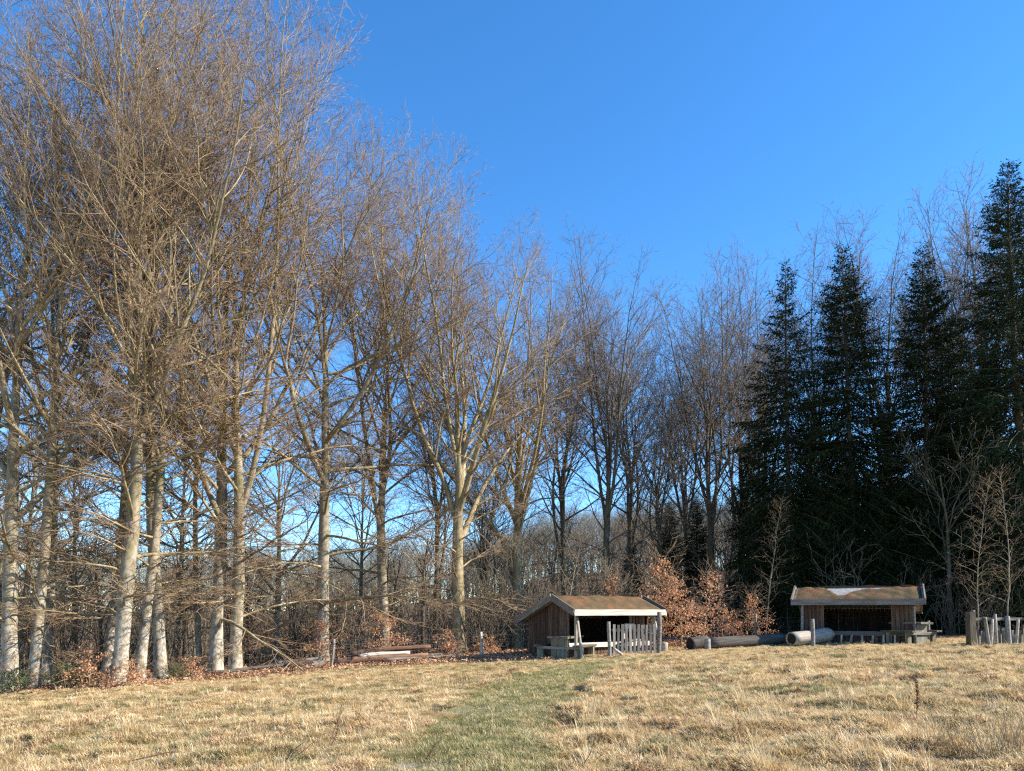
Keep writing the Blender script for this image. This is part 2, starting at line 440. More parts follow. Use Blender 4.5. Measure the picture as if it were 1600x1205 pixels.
def beech_meshes(seed, H, r, h1, Rr, cz, a_lo, a_hi, leaders, fork, dens=1.0, droop=-.05, wob=.05, spacing=.5, l_an=(9, 34), lspace=.85, mb='beech_bark', mt='twig', ml='limb', low=.6):
    rng = random.Random(seed); TR = Tubes(); T = Tubes()
    n = 22; cz *= H; Rz = H - cz
    top = H * (fork[1] + .1) if leaders > 1 else H * .96
    tp = grow(rng, (0, 0, -.35), (rng.gauss(0, .03), rng.gauss(0, .03), 1), top + .35, n, wob * .5, .12)
    rr = []
    for i in range(n):
        z = tp[i][2]; q = max(0, z) / H
        rr.append(r * ((1 - q) ** .75) * (1 + .7 * math.exp(-max(0, z) / .3)) * rng.uniform(.95, 1.05) + .008)
    if leaders > 1:
        for i in range(n):
            f = tp[i][2] / H
            if f > fork[0]: rr[i] *= 1 - .62 * min(1, (f - fork[0]) / (fork[1] + .1 - fork[0]))
    TR.add(tp, rr, 12, False, 0)
    axes = [(tp, rr, top)]
    def leader(p, d, rad0, share):
        L = max(1.5, env_len(p, d, cz, Rr, Rz)) * rng.uniform(.80, .97) * share
        for _ in range(5):
            lp = grow(rng, p, d, L, 16, wob, .03); e = lp[-1]
            if (e[0] ** 2 + e[1] ** 2) / Rr ** 2 + (e[2] - cz) ** 2 / Rz ** 2 < 1 or e[2] < cz: break
            L *= .9
        lr = [max(.007, rad0 * (1 - i / 16) ** 1.0) for i in range(16)]
        TR.add(lp, lr, 8, False, 0); axes.append((lp, lr, L)); return lp, lr, L
    for k in range(leaders if leaders > 1 else 0):
        t = min(.97, (fork[0] + (fork[1] - fork[0]) * (k + rng.random()) / leaders) * H / top); p, d = along(tp, t)
        th = 2.4 * k + rng.gauss(0, .3); an = R(rng.uniform(*l_an))
        d2 = (math.cos(th) * math.sin(an), math.sin(th) * math.sin(an), math.cos(an))
        lp, lr, L = leader(p, d2, rr[int(t * (n - 1))] * rng.uniform(.5, .7), 1)
        if rng.random() < .75:
            t2 = rng.uniform(.2, .5); p2, dd = along(lp, t2); d3 = side_dir(rng, dd, R(rng.uniform(18, 34)), .1)
            leader(p2, d3, lr[int(t2 * 15)] * .7, .95)
    phi = rng.random() * 6.283
    for ai, (pts, ra, L) in enumerate(axes):
        t = max(h1, 0) / L if ai == 0 else .16
        while t < .985:
            p, d = along(pts, t); q = min(1, p[2] / H); phi += 2.4 + rng.gauss(0, .4)
            if ai == 0:
                an = R(a_lo + (a_hi - a_lo) * min(1, q * 1.7) ** .8) + rng.gauss(0, .13)
                d1 = (math.cos(phi) * math.sin(an), math.sin(phi) * math.sin(an), math.cos(an)); sp = spacing
            else:
                d1 = side_dir(rng, d, R(rng.uniform(28, 55)), 0); sp = lspace * (1.25 - .6 * t)
                if d1[2] < -.1: d1 = (d1[0], d1[1], .1)
            LL = env_len(p, d1, cz, Rr, Rz) * rng.uniform(.62, 1.0)
            LL = min(LL, 7.5 if ai == 0 else .55 * L * (1 - t) + 1.2)
            if ai == 0 and p[2] < .3 * H: LL = max(LL, rng.uniform(.55, 1.08) * Rr * low)
            if LL < .9: LL = rng.uniform(.7, 1.5)
            up = (droop * (1 - min(1, q * 2.2)) if ai == 0 else 0) + .055 * min(1, q * 1.8)
            i0 = min(len(ra) - 1, int(t * (len(ra) - 1)))
            r1 = min(ra[i0] * .55, (.0095 if ai == 0 and q < .3 else .0135) * LL + .004)
            lp = grow(rng, p, d1, LL, 10, .10, up)
            T.add(lp, rad(10, r1, .005), 5, True, 0)
            ramify(T, rng, lp, LL, r1, 2, .75 * (1 - q) + .1, up * .5 + .03 * q, dens * (1.3 if ai == 0 and q < .33 and low > .8 else 1))
            t += sp * rng.uniform(.6, 1.4) / L
    tm = TR.mesh('trunk', [M[mb]], True, .07); cm = T.mesh('crown', [M[ml], M[mt]], True)
    return tm, cm

def tree_thing(name, meshes, loc, rz, sc, label, cat, group=None, parts=('trunk', 'crown')):
    o = empty(name, loc, rz, label, cat, group); o.scale = (sc, sc, sc)
    for pn, me in zip(parts, meshes): link(pn, me, o)
    return o

# ------------------------------------------------------------------ ground
def axis(lo, f0, f1, hi, step, g=1.13):
    a = list(np.arange(f0, f1, step)); s = step; x = f0; left = []
    while x > lo: s *= g; x -= s; left.append(x)
    s = step; x = a[-1]; right = []
    while x < hi: s *= g; x += s; right.append(x)
    return np.array(left[::-1] + a + right)
gx = axis(-400, -22, 24, 400, .2); gy = axis(-40, 5, 31, 500, .15)
X, Y = np.meshgrid(gx, gy); Z = hz(X, Y)
ny, nx = X.shape; idx = np.arange(nx * ny).reshape(ny, nx)
quads = np.stack([idx[:-1, :-1], idx[:-1, 1:], idx[1:, 1:], idx[1:, :-1]], -1).reshape(-1, 4)
gm_ = mesh_np('meadow', np.stack([X, Y, Z], -1).reshape(-1, 3), quads.ravel(), np.arange(len(quads)) * 4, [M['ground']], None, True)
def ground_masks(x, y):
    tr, rut, sg = track_masks(x, y)
    gr = np.clip(tr * (.4 + .8 * vn(x, y, .6, 19)) + rut * .5 + ss(.45, .7, vn(x, y, 1.6, 11)) * .6 + ss(.55, .75, vn(x, y, .45, 17)) * .4 + ss(8, 13, x - (30 - y) * .1) * .3 * ss(.4, .6, vn(x, y, .8, 12)), 0, 1)
    li = np.clip(1 - meadow_mask(x, y) + ss(3.8, .2, edge_y(x) - y) * ss(6, 0, x) * .75, 0, 1)
    ba = tr * ss(.42, .62, vn(x, y, .7, 15)) * ss(17, 8, y) * .9 + np.clip(rut - .4, 0, 1) * .6
    return gr, li, np.clip(ba, 0, 1)
gr, li, ba = ground_masks(X, Y)
for nme, arr in (('green', gr), ('litter', li), ('bare', ba)):
    a = gm_.attributes.new(nme, 'FLOAT', 'POINT'); a.data.foreach_set('value', arr.ravel().astype(np.float32))
tag(link('meadow', gm_), 'dry winter meadow rising gently towards the wood', None, None, 'structure')

# ------------------------------------------------------------------ scatter by geometry nodes (uncountable ground cover)
def scatter(name, pts, rots, scales, which, sources, label):
    me = bpy.data.meshes.new(name); me.vertices.add(len(pts)); me.vertices.foreach_set('co', np.asarray(pts, np.float32).ravel())
    for an, tp, dt in (('rot', 'FLOAT_VECTOR', rots), ('siz', 'FLOAT', scales), ('idx', 'INT', which)):
        a = me.attributes.new(an, tp, 'POINT'); a.data.foreach_set('vector' if tp == 'FLOAT_VECTOR' else 'value', np.asarray(dt, np.int32 if tp == 'INT' else np.float32).ravel())
    col = bpy.data.collections.new(name + '_sources')
    for i, sm in enumerate(sources):
        o = bpy.data.objects.new('%s_source_%02d' % (name, i), sm); col.objects.link(o)
    ng = bpy.data.node_groups.new(name, 'GeometryNodeTree')
    ng.interface.new_socket('Geometry', in_out='INPUT', socket_type='NodeSocketGeometry'); ng.interface.new_socket('Geometry', in_out='OUTPUT', socket_type='NodeSocketGeometry')
    gi = ng.nodes.new('NodeGroupInput'); go = ng.nodes.new('NodeGroupOutput'); ip = ng.nodes.new('GeometryNodeInstanceOnPoints')
    ci = ng.nodes.new('GeometryNodeCollectionInfo'); ci.inputs['Collection'].default_value = col; ci.inputs['Separate Children'].default_value = True; ci.inputs['Reset Children'].default_value = True
    def na(nm, dtp):
        n = ng.nodes.new('GeometryNodeInputNamedAttribute'); n.data_type = dtp; n.inputs['Name'].default_value = nm
        return next(o for o in n.outputs if o.enabled and o.name == 'Attribute')
    ip.inputs['Pick Instance'].default_value = True
    L = ng.links.new
    L(gi.outputs[0], ip.inputs['Points']); L(ci.outputs[0], ip.inputs['Instance']); L(na('idx', 'INT'), ip.inputs['Instance Index'])
    L(na('rot', 'FLOAT_VECTOR'), ip.inputs['Rotation']); L(na('siz', 'FLOAT'), ip.inputs['Scale']); L(ip.outputs[0], go.inputs[0])
    o = link(name, me); md = o.modifiers.new('scatter', 'NODES'); md.node_group = ng
    return tag(o, label, None, None, 'stuff')

def tuft(seed, n, rad_, lmin, lmax, lean, wid, mat_, comb=0.0):
    rs = np.random.RandomState(seed); V = []; Fc = []
    for i in range(n):
        a = rs.rand() * 6.283; rr = rad_ * math.sqrt(rs.rand()); b0 = np.array([math.cos(a) * rr, math.sin(a) * rr, -.02])
        a2 = a + rs.randn() * 1.0
        if comb: a2 = comb + rs.randn() * .6
        L = rs.uniform(lmin, lmax); ln = lean * rs.uniform(.55, 1.25)
        d = np.array([math.cos(a2), math.sin(a2), 0]); s = np.array([-d[1], d[0], 0]) * wid * rs.uniform(.6, 1.3)
        th = 0.25 + rs.rand() * .3; p = b0.copy(); pts = [p.copy()]
        for k in range(3):
            thk = min(1.75, ln * (th + k * .42)); p = p + (d * math.sin(thk) + np.array([0, 0, math.cos(thk)])) * L / 3; p[2] = max(p[2], .004 + .01 * rs.rand()); pts.append(p.copy())
        v0 = len(V); V += [pts[0] - s, pts[0] + s, pts[1] - s * .9, pts[1] + s * .9, pts[2] - s * .6, pts[2] + s * .6, pts[3]]
        Fc += [(v0, v0 + 1, v0 + 3, v0 + 2), (v0 + 2, v0 + 3, v0 + 5, v0 + 4), (v0 + 4, v0 + 5, v0 + 6)]
    return simple_mesh('tuft', [tuple(v) for v in V], Fc, mat_)

tufts = [tuft(i, 42, .10, .05, .135, 1.5, .0042, M['straw'], comb=(.4 if i % 2 else 0)) for i in range(4)]        # 0-3 matted straw
tufts += [tuft(10 + i, 70, .09, .06, .16, 1.25, .0036, M['straw']) for i in range(3)]            # 4-6 tussocks
tufts += [tuft(20 + i, 45, .11, .03, .10, 1.0, .0036, M['green']) for i in range(3)]             # 7-9 short green
tufts += [tuft(30 + i, 30, .06, .14, .32, .7, .003, M['straw']) for i in range(2)]               # 10-11 tall straw
tufts += [tuft(40 + i, 30, .12, .03, .09, 1.4, .0036, M['straw']) for i in range(2)]             # 12-13 low straw
tufts += [tuft(50 + i, 26, .08, .05, .16, 1.2, .006, M['litter_leaf']) for i in range(2)]         # 14-15 withered brown herbs
rs = np.random.RandomState(5)
def cand(n, y0, y1, wx=.80):
    y = np.sqrt(rs.rand(n) * (y1 ** 2 - y0 ** 2) + y0 ** 2); x = (rs.rand(n) * 2 - 1) * wx * y; return x, y
xs, ys = zip(cand(26000, 5.2, 12), cand(62000, 12, 30))
x = np.concatenate(xs); y = np.concatenate(ys)
keep = rs.rand(len(x)) < np.clip(meadow_mask(x, y) * 1.0 + .06, 0, 1) * (1 - .0 * x)
x, y = x[keep], y[keep]
gr, li, ba = ground_masks(x, y); tr, rut, sg = track_masks(x, y)
u = rs.rand(len(x)); clump = vn(x, y, .55, 21)
kind = rs.randint(0, 4, len(x))
kind = np.where((clump > .62) & (u < .45), 4 + rs.randint(0, 3, len(x)), kind)
kind = np.where(u < gr * .5, 7 + rs.randint(0, 3, len(x)), kind)
tall = (rs.rand(len(x)) < .012) & (tr < .1); kind = np.where(tall, 10 + rs.randint(0, 2, len(x)), kind)
kind = np.where((tr > .3) & (rs.rand(len(x)) < .45 + .45 * (vn(x, y, .5, 23) > .5)), 7 + rs.randint(0, 3, len(x)), kind)
kind = np.where((tr > .4) & (kind < 7), 12 + rs.randint(0, 2, len(x)), kind)
br = (rs.rand(len(x)) < .02 + .10 * (vn(x, y, .8, 33) > .72)) & (tr < .3); kind = np.where(br, 14 + rs.randint(0, 2, len(x)), kind)
siz = rs.uniform(.7, 1.25, len(x)) * (1 + .4 * (clump - .5)) * (1 - .35 * li)
siz *= 1 - .45 * ss(18, 25, y)
siz *= np.where(np.abs(sg - 1.4) < .35, 1.05, 1)
ok = rs.rand(len(x)) > np.clip(ba * .75 + rut * .55, 0, .92)
x, y, kind, siz = x[ok], y[ok], kind[ok], siz[ok]
rots = np.stack([rs.randn(len(x)) * .12, rs.randn(len(x)) * .12, rs.rand(len(x)) * 6.283], 1)
scatter('dry_grass', np.stack([x, y, hz(x, y)], 1), rots, siz, kind, tufts, 'matted straw coloured winter grass covering the meadow')

# fallen leaves along the wood's edge
def leaf_geo(seed, n, spread, size):
    rs_ = np.random.RandomState(seed); V = []; Fc = []
    for i in range(n):
        c = np.array([rs_.randn() * spread, rs_.randn() * spread, .015 + abs(rs_.randn()) * .03]); a = rs_.rand() * 6.283; ti = rs_.randn() * .6
        d = np.array([math.cos(a), math.sin(a), ti * .6]); s = np.array([-math.sin(a), math.cos(a), rs_.randn() * .5]); L = size * rs_.uniform(.6, 1.3)
        v = len(V); V += [c - d * L, c + s * L * .55 + [0, 0, .01], c + d * L, c - s * L * .55 + [0, 0, .01]]; Fc += [(v, v + 1, v + 2), (v, v + 2, v + 3)]
    return simple_mesh('leaf_litter', [tuple(v) for v in V], Fc, M['litter_leaf'])
lv = [leaf_geo(i, 14, .16, .042) for i in range(4)]
x = rs.uniform(-22, 16, 44000); y = rs.uniform(18, 40, 44000); e = edge_y(x)
pk = np.where(y < e, ss(4.5, 0, e - y) * ss(8, -1, x) * .55, .45 * ss(14, 2, y - e)) * (1 - .6 * ss(-6, -12, x)); ok = rs.rand(len(x)) < pk; x, y = x[ok], y[ok]
scatter('fallen_leaves', np.stack([x, y, hz(x, y) + .03], 1), np.stack([rs.randn(len(x)) * .1, rs.randn(len(x)) * .1, rs.rand(len(x)) * 6.28], 1), rs.uniform(.8, 1.3, len(x)), rs.randint(0, 4, len(x)), lv, 'copper beech leaves strewn along the edge of the wood')

# ------------------------------------------------------------------ beeches
BE = {}
BE['a'] = beech_meshes(11, 27, .22, 2.2, 7.4, .64, 98, 42, 6, (.2, .46), .88, -.04, spacing=.5, lspace=1.1, low=.95, l_an=(10, 42))
BE['b'] = beech_meshes(23, 28, .23, 2.4, 6.8, .64, 95, 40, 6, (.2, .46), .88, -.045, spacing=.52, lspace=1.1, low=.98, l_an=(10, 40))
BE['c'] = beech_meshes(37, 26, .18, 2.8, 5.6, .64, 96, 34, 4, (.34, .58), .85, -.04, spacing=.52, lspace=1.1, low=.95)
BE['v'] = beech_meshes(41, 22, .29, 2.6, 5.9, .68, 92, 34, 8, (.22, .45), .95, -.035, spacing=.48, lspace=.9, mb='limb', low=.9, l_an=(8, 42))
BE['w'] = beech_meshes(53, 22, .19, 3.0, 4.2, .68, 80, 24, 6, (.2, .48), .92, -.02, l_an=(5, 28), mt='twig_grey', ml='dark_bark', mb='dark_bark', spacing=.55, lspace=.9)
def beech(px, Y, k, H, rot, label, group=None, rmul=None):
    hgt = {'a': 27, 'b': 28, 'c': 26, 'v': 22, 'w': 22}[k]
    return tree_thing('beech_tree', BE[k], base(px, Y), R(rot), H / hgt, label, 'tree', group)
EG = 'bare beeches at the left edge of the meadow'
beech(14, 22.5, 'a', 26.5, 20, 'stout bare beech with pale blotched trunk at the far left edge of the picture', EG)
beech(50, 23.0, 'c', 23, 120, 'bare beech with slim white trunk, second from the left edge', EG)
beech(73, 24.6, 'c', 22, 260, 'slender bare beech right behind the slim white trunk near the left edge', EG)
beech(166, 29, 'c', 24, 200, 'thin straight bare beech set back left of the thick twin trunks', EG)
beech(182, 22.8, 'b', 27, 75, 'thickest pale bare beech of the twin trunks on the left', EG)
beech(216, 23.6, 'c', 23, 160, 'pale bare beech leaning beside the thickest trunk on the left', EG)
beech(252, 24.5, 'c', 27, 15, 'brownish bare beech leaning right, just right of the pale twin trunks', EG)
beech(312, 30, 'c', 18, 300, 'thin bare beech trunk between the leaning beech and the close pair', EG)
beech(337, 26.5, 'a', 28.5, 250, 'left beech of the close pair of mossy trunks left of the log pile', EG)
beech(367, 26.8, 'b', 26.5, 330, 'right beech of the close pair of mossy trunks left of the log pile', EG)
beech(504, 29.5, 'a', 29, 95, 'tall bare beech with wide low sprays behind the left end of the log pile', EG)
beech(718, 31.0, 'v', 21, 40, 'bare beech with stout straight trunk standing alone left of the nearer shelter', EG)
DG = 'dark bare trees behind the shelters'
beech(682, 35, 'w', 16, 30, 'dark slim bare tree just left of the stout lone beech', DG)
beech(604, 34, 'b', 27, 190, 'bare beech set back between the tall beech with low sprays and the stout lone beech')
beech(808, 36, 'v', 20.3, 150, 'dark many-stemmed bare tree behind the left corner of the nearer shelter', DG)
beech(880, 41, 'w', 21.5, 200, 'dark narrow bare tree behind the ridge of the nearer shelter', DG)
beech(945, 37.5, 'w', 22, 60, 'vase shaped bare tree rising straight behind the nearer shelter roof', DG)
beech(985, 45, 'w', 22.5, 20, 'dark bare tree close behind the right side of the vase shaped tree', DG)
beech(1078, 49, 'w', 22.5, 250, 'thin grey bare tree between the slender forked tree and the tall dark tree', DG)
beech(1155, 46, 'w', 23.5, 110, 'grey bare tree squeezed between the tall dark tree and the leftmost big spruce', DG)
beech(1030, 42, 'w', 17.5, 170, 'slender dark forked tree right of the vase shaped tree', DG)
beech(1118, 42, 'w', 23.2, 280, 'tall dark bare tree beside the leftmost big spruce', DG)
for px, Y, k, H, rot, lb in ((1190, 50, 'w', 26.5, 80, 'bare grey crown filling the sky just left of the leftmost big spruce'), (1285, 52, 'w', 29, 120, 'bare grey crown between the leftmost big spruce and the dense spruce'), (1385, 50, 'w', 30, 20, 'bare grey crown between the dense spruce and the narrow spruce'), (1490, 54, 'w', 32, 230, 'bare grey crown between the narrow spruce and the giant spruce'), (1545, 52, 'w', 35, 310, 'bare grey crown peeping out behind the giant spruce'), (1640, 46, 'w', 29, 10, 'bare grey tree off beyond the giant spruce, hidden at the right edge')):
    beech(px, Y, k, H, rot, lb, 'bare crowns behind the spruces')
for px, Y, k, H, rot in ((-70, 26, 'b', 25, 45), (20, 38, 'c', 22, 190), (120, 41, 'c', 22, 300), (270, 40, 'c', 22, 220), (430, 40, 'a', 22, 210), (560, 46, 'c', 20, 75), (760, 45, 'w', 17, 220), (-30, 48, 'v', 22, 60)):
    beech(px, Y, k, H, rot, 'bare tree deeper in the wood behind the edge beeches', 'bare trees deeper in the wood')

# ------------------------------------------------------------------ spruces
def spruce_meshes(seed, H, RB, r, low, nm, dens=1.0, bare=.0, top_open=0.0, gap=0.0):
    rng = random.Random(seed); rs_ = np.random.RandomState(seed)
    TR = Tubes(); B = Tubes(); P0, D0, L0 = [], [], []
    n = 16; tp = grow(rng, (0, 0, -.3), (0, 0, 1), H + .3, n, .012, .2)
    TR.add(tp, [max(.012, r * (1 - i / n) ** .9) * (1.25 if i == 0 else 1) for i in range(n)], 10, True, 0)
    z = low
    while z < H - .25:
        q = z / H; nb = rng.randint(5, 7) if q < .9 else 4; ph = rng.random() * 6.28
        for k in range(nb):
            a = ph + 6.283 * k / nb + rng.gauss(0, .18)
            L = (RB * (1 - q) ** .76 * rng.uniform(.55, 1.12) + .16) * (1 if q > .16 else .8)
            if rng.random() < top_open * ss(.55, .8, q): L *= .5
            el = R(-20 + 66 * max(0, q - .45) / .55) + rng.gauss(0, .13)
            p, _ = along(tp, (z + .3 + rng.uniform(-.12, .12)) / (H + .3))
            bp = grow(rng, p, (math.cos(a) * math.cos(el), math.sin(a) * math.cos(el), math.sin(el)), L, 6, .05, -.06 if q < .45 else .03)
            B.add(bp, rad(6, .012 + .008 * L, .004), 3, True, 0)
            if q < bare and rng.random() < .6: continue
            m = max(4, int(L * 9 * dens)); s = 1
            for j in range(m):
                t = .12 + .88 * (j + rng.random()) / m; p2, d2 = along(bp, t); s = -s
                l2 = (.38 * L * (1 - t) + .18) * rng.uniform(.6, 1.2)
                d3 = side_dir(rng, d2, R(rng.uniform(35, 65)), .85, s)
                d3 = (d3[0], d3[1], d3[2] - rng.uniform(.1, .95) * (1.25 - q))
                m3 = max(2, int(l2 / .048))
                for i in range(m3):
                    f = (i + rng.random()) / m3
                    P0.append((p2[0] + d3[0] * l2 * f, p2[1] + d3[1] * l2 * f, p2[2] + d3[2] * l2 * f)); D0.append(d3); L0.append(1)
        z += (rng.uniform(.22, .40) + gap) * (1 if q < .8 else .8)
    P = np.array(P0); D = np.array(D0); k = len(P)
    D = D + rs_.randn(k, 3) * .5; D[:, 2] -= .25; D /= np.linalg.norm(D, axis=1, keepdims=True)
    Sd = np.cross(D, rs_.randn(k, 3)); Sd /= np.linalg.norm(Sd, axis=1, keepdims=True); U = np.cross(D, Sd)
    Ln = rs_.uniform(.08, .19, (k, 1)); Wd = Ln * rs_.uniform(.13, .24, (k, 1))
    V = np.stack([P, P + D * Ln * .45 + Sd * Wd + U * Wd * .5, P + D * Ln, P + D * Ln * .45 - Sd * Wd + U * Wd * .5], 1).reshape(-1, 3)
    o = np.arange(k)[:, None] * 4; tr = np.concatenate([o + np.array([[0, 1, 2]]), o + np.array([[0, 2, 3]])], 1).reshape(-1, 3)
    nme = mesh_np('needles', V, tr.ravel(), np.arange(len(tr)) * 3, [M[nm]])
    return TR.mesh('trunk', [M['dark_bark']], True, .06), B.mesh('branches', [M['dark_bark']]), nme
SP = {'a': spruce_meshes(3, 21, 5.2, .20, 1.0, 'needle', 1.15, .08, .6, .06), 'b': spruce_meshes(5, 21, 5.4, .19, .8, 'needle', 1.15, .06), 'c': spruce_meshes(8, 24, 6.6, .28, 1.6, 'needle_blue', .95, .06)}
def spruce(px, Y, k, H, rot, label, group=None):
    return tree_thing('spruce_tree', SP[k], base(px, Y), R(rot), H / {'a': 21, 'b': 21, 'c': 24}[k], label, 'tree', group, ('trunk', 'branches', 'needles'))
SG = 'tall spruces behind the farther shelter'
spruce(1232, 36, 'a', 18.6, 0, 'leftmost big dark spruce with a thin open top, left of the farther shelter', SG)
spruce(1335, 36.5, 'b', 19.6, 70, 'dense dark spruce rising behind the left half of the farther shelter', SG)
spruce(1450, 35.5, 'b', 19.0, 200, 'narrow dark spruce rising behind the right end of the farther shelter', SG)
spruce(1512, 39, 'a', 17, 130, 'lower dark spruce tucked between the narrow spruce and the giant spruce', SG)
spruce(1612, 33, 'c', 22, 30, 'giant blue green spruce towering at the right edge of the picture', SG)
for px, Y, k, H, rot in ((1185, 42, 'b', 12, 20), (1280, 43, 'a', 14, 220), (1395, 44, 'b', 14, 90), (1480, 46, 'a', 15, 310), (1560, 44, 'b', 17, 10), (1690, 40, 'a', 19, 80), (1760, 36, 'c', 20, 140), (1330, 50, 'c', 14, 10)):
    spruce(px, Y, k, H, rot, 'dark spruce in the second row, mostly hidden by the spruces before it', 'second row of spruces')
for px, Y, H, rot, lb in ((1050, 44, 8.0, 40, 'young dark conifer right of the slender forked tree, above the copper leaved saplings'), (1092, 46, 8.6, 160, 'taller young dark conifer next to the leftmost big spruce'), (985, 47, 6.5, 250, 'young dark conifer low behind the nearer shelter roof')):
    spruce(px, Y, 'c', H, rot, lb, 'young conifers behind the nearer shelter')

# ------------------------------------------------------------------ shrubs, saplings
def shrub_meshes(seed, H, stems, dens, spreadang, mt='brush', ml='dark_bark'):
    rng = random.Random(seed); T = Tubes(); ST = Tubes()
    for k in range(stems):
        a = rng.random() * 6.283; an = R(rng.uniform(3, spreadang)); L = H * rng.uniform(.6, 1.05)
        p = grow(rng, (rng.gauss(0, .25), rng.gauss(0, .25), -.1), (math.cos(a) * math.sin(an), math.sin(a) * math.sin(an), math.cos(an)), L, 9, .09, .02)
        ST.add(p, rad(9, .006 * L + .005, .003), 5, True, 0)
        ramify(T, rng, p, L * .75, .02, 2, .2, .02, dens)
    return ST.mesh('stems', [M[ml]]), T.mesh('twigs', [M[ml], M[mt]])
SH = [shrub_meshes(101, 3.6, 8, .66, 28), shrub_meshes(102, 2.6, 9, .66, 42)]
rng = random.Random(77)
pos = []
for i in range(130):
    px = rng.uniform(-40, 1000) if i < 100 else rng.uniform(1000, 1600); Y = rng.uniform(30.5, 46) if px > 380 else rng.uniform(28, 44)
    if px > 1000: Y = rng.uniform(33, 44)
    pos.append((px, Y))
for i in range(40): pos.append((rng.uniform(-40, 1000), rng.uniform(46, 60)))
for i, (px, Y) in enumerate(pos):
    tree_thing('bare_shrub', SH[i % 2], base(px, Y), rng.random() * 6.28, rng.uniform(.9, 1.7) * (1.35 if Y > 46 else 1), 'leafless brown thicket shrub filling the gaps between trunks' if px < 1000 else 'leafless brown shrub growing among the spruce trunks', 'shrub', 'thicket behind the edge trees' if px < 1000 else 'brush under the spruces', ('stems', 'crown'))

for i, (px, Y, sc) in enumerate(((1490, 31.5, .8), (1530, 30.6, .95), (1565, 31.4, 1.2), (1600, 30.2, 1.2), (1635, 31.6, 1.4), (1550, 30, .7), (1470, 32, .9), (1610, 32.6, 1.0))):
    tree_thing('bare_shrub', SH[i % 2], base(px, Y), i * 1.3, sc, 'tall leafless brown shrub in the tangle behind the post screen', 'shrub', 'tangle behind the post screen', ('stems', 'crown'))

def sapling_meshes(seed, H, r, n_b, spread, a_lo, a_hi, leaves, mb, ml='dead_leaf', lsize=.05, dens=.8, z0=.15, forkd=False):
    rng = random.Random(seed); ST = Tubes(); T = Tubes()
    p = grow(rng, (0, 0, -.1), (rng.gauss(0, .05), rng.gauss(0, .05), 1), H, 12, .06, .06)
    ST.add(p, rad(12, r, .005), 7, True, 0); tips = []
    for i in range(n_b):
        t = z0 + (.97 - z0) * (i + rng.random()) / n_b; q, d = along(p, t); a = i * 2.4 + rng.gauss(0, .4)
        an = R(a_lo + (a_hi - a_lo) * t); L = spread * (1 - t) ** .7 * rng.uniform(.6, 1.15) + .2
        b = grow(rng, q, (math.cos(a) * math.sin(an), math.sin(a) * math.sin(an), math.cos(an)), L, 6, .1, .02)
        T.add(b, rad(6, min(r * .5, .011 * L + .003), .003), 4, True, 0)
        ramify(T, rng, b, L, .01, 2, .6, .01, dens)
        tips.append((b, L))
    parts = [ST.mesh('stem', [M[mb]]), T.mesh('twigs', [M['limb'], M['twig']])]
    if leaves:
        rs_ = np.random.RandomState(seed); Ls = np.array([max(.1, L) for _, L in tips]); ch = rs_.choice(len(tips), leaves, p=Ls / Ls.sum())
        P = np.array([along(tips[c][0], min(1, .2 + .8 * rs_.rand()))[0] for c in ch]) + rs_.randn(leaves, 3) * np.array([.22, .22, .12]) * (Ls[ch][:, None] * .6 + .15)
        D = rs_.randn(leaves, 3); D[:, 2] -= .7; D /= np.linalg.norm(D, axis=1, keepdims=True)
        Sd = np.cross(D, rs_.randn(leaves, 3)); Sd /= np.linalg.norm(Sd, axis=1, keepdims=True); U = np.cross(D, Sd)
        Ln = lsize * rs_.uniform(1.2, 2.3, (leaves, 1)); W = Ln * .33
        V = np.stack([P, P + D * Ln * .5 + Sd * W + U * W * .5, P + D * Ln, P + D * Ln * .5 - Sd * W + U * W * .5], 1).reshape(-1, 3)
        o = np.arange(leaves)[:, None] * 4; trr = np.concatenate([o + np.array([[0, 1, 2]]), o + np.array([[0, 2, 3]])], 1).reshape(-1, 3)
        parts.append(mesh_np('leaves', V, trr.ravel(), np.arange(len(trr)) * 3, [M[ml]]))
    return parts
SA = {'big': sapling_meshes(201, 3.4, .035, 26, 1.5, 88, 45, 1700, 'limb', lsize=.055), 'slim': sapling_meshes(202, 2.8, .025, 20, .9, 80, 35, 620, 'limb', lsize=.055),
      'tier': sapling_meshes(203, 2.2, .025, 14, 1.6, 92, 75, 900, 'limb', lsize=.05), 'low': sapling_meshes(204, 1.2, .018, 10, 1.0, 95, 70, 500, 'limb', lsize=.05),
      'holly': sapling_meshes(205, .8, .015, 14, .7, 85, 40, 900, 'limb', 'holly', .035),
      'birch': sapling_meshes(206, 9, .042, 34, 1.5, 62, 32, 0, 'birch_bark', dens=.7, z0=.2), 'bare': sapling_meshes(207, 4.6, .06, 14, 2.4, 55, 32, 0, 'birch_bark', dens=.8, z0=.3)}
def sapling(px, Y, k, H, rot, name, label, cat, group=None):
    hh = {'big': 3.4, 'slim': 2.8, 'tier': 2.2, 'low': 1.2, 'holly': .8, 'birch': 9, 'bare': 4.6}[k]
    return tree_thing(name, SA[k], base(px, Y), R(rot), H / hh, label, cat, group, ('stem', 'crown', 'leaves'))
BG = 'young beeches that kept their copper leaves'
sapling(1064, 29.6, 'big', 2.9, 10, 'beech_sapling', 'biggest copper leaved beech bush at the right end of the nearer shelter', 'sapling', BG)
sapling(1098, 31.0, 'slim', 3.2, 140, 'beech_sapling', 'tall copper leaved sapling right behind the biggest copper bush', 'sapling', BG)
sapling(1014, 30.8, 'slim', 3.9, 60, 'beech_sapling', 'copper leaved sapling rising over the right end of the nearer roof', 'sapling', BG)
sapling(958, 31.0, 'slim', 3.3, 200, 'beech_sapling', 'small copper leaved sapling peeping over the middle of the nearer roof', 'sapling', BG)
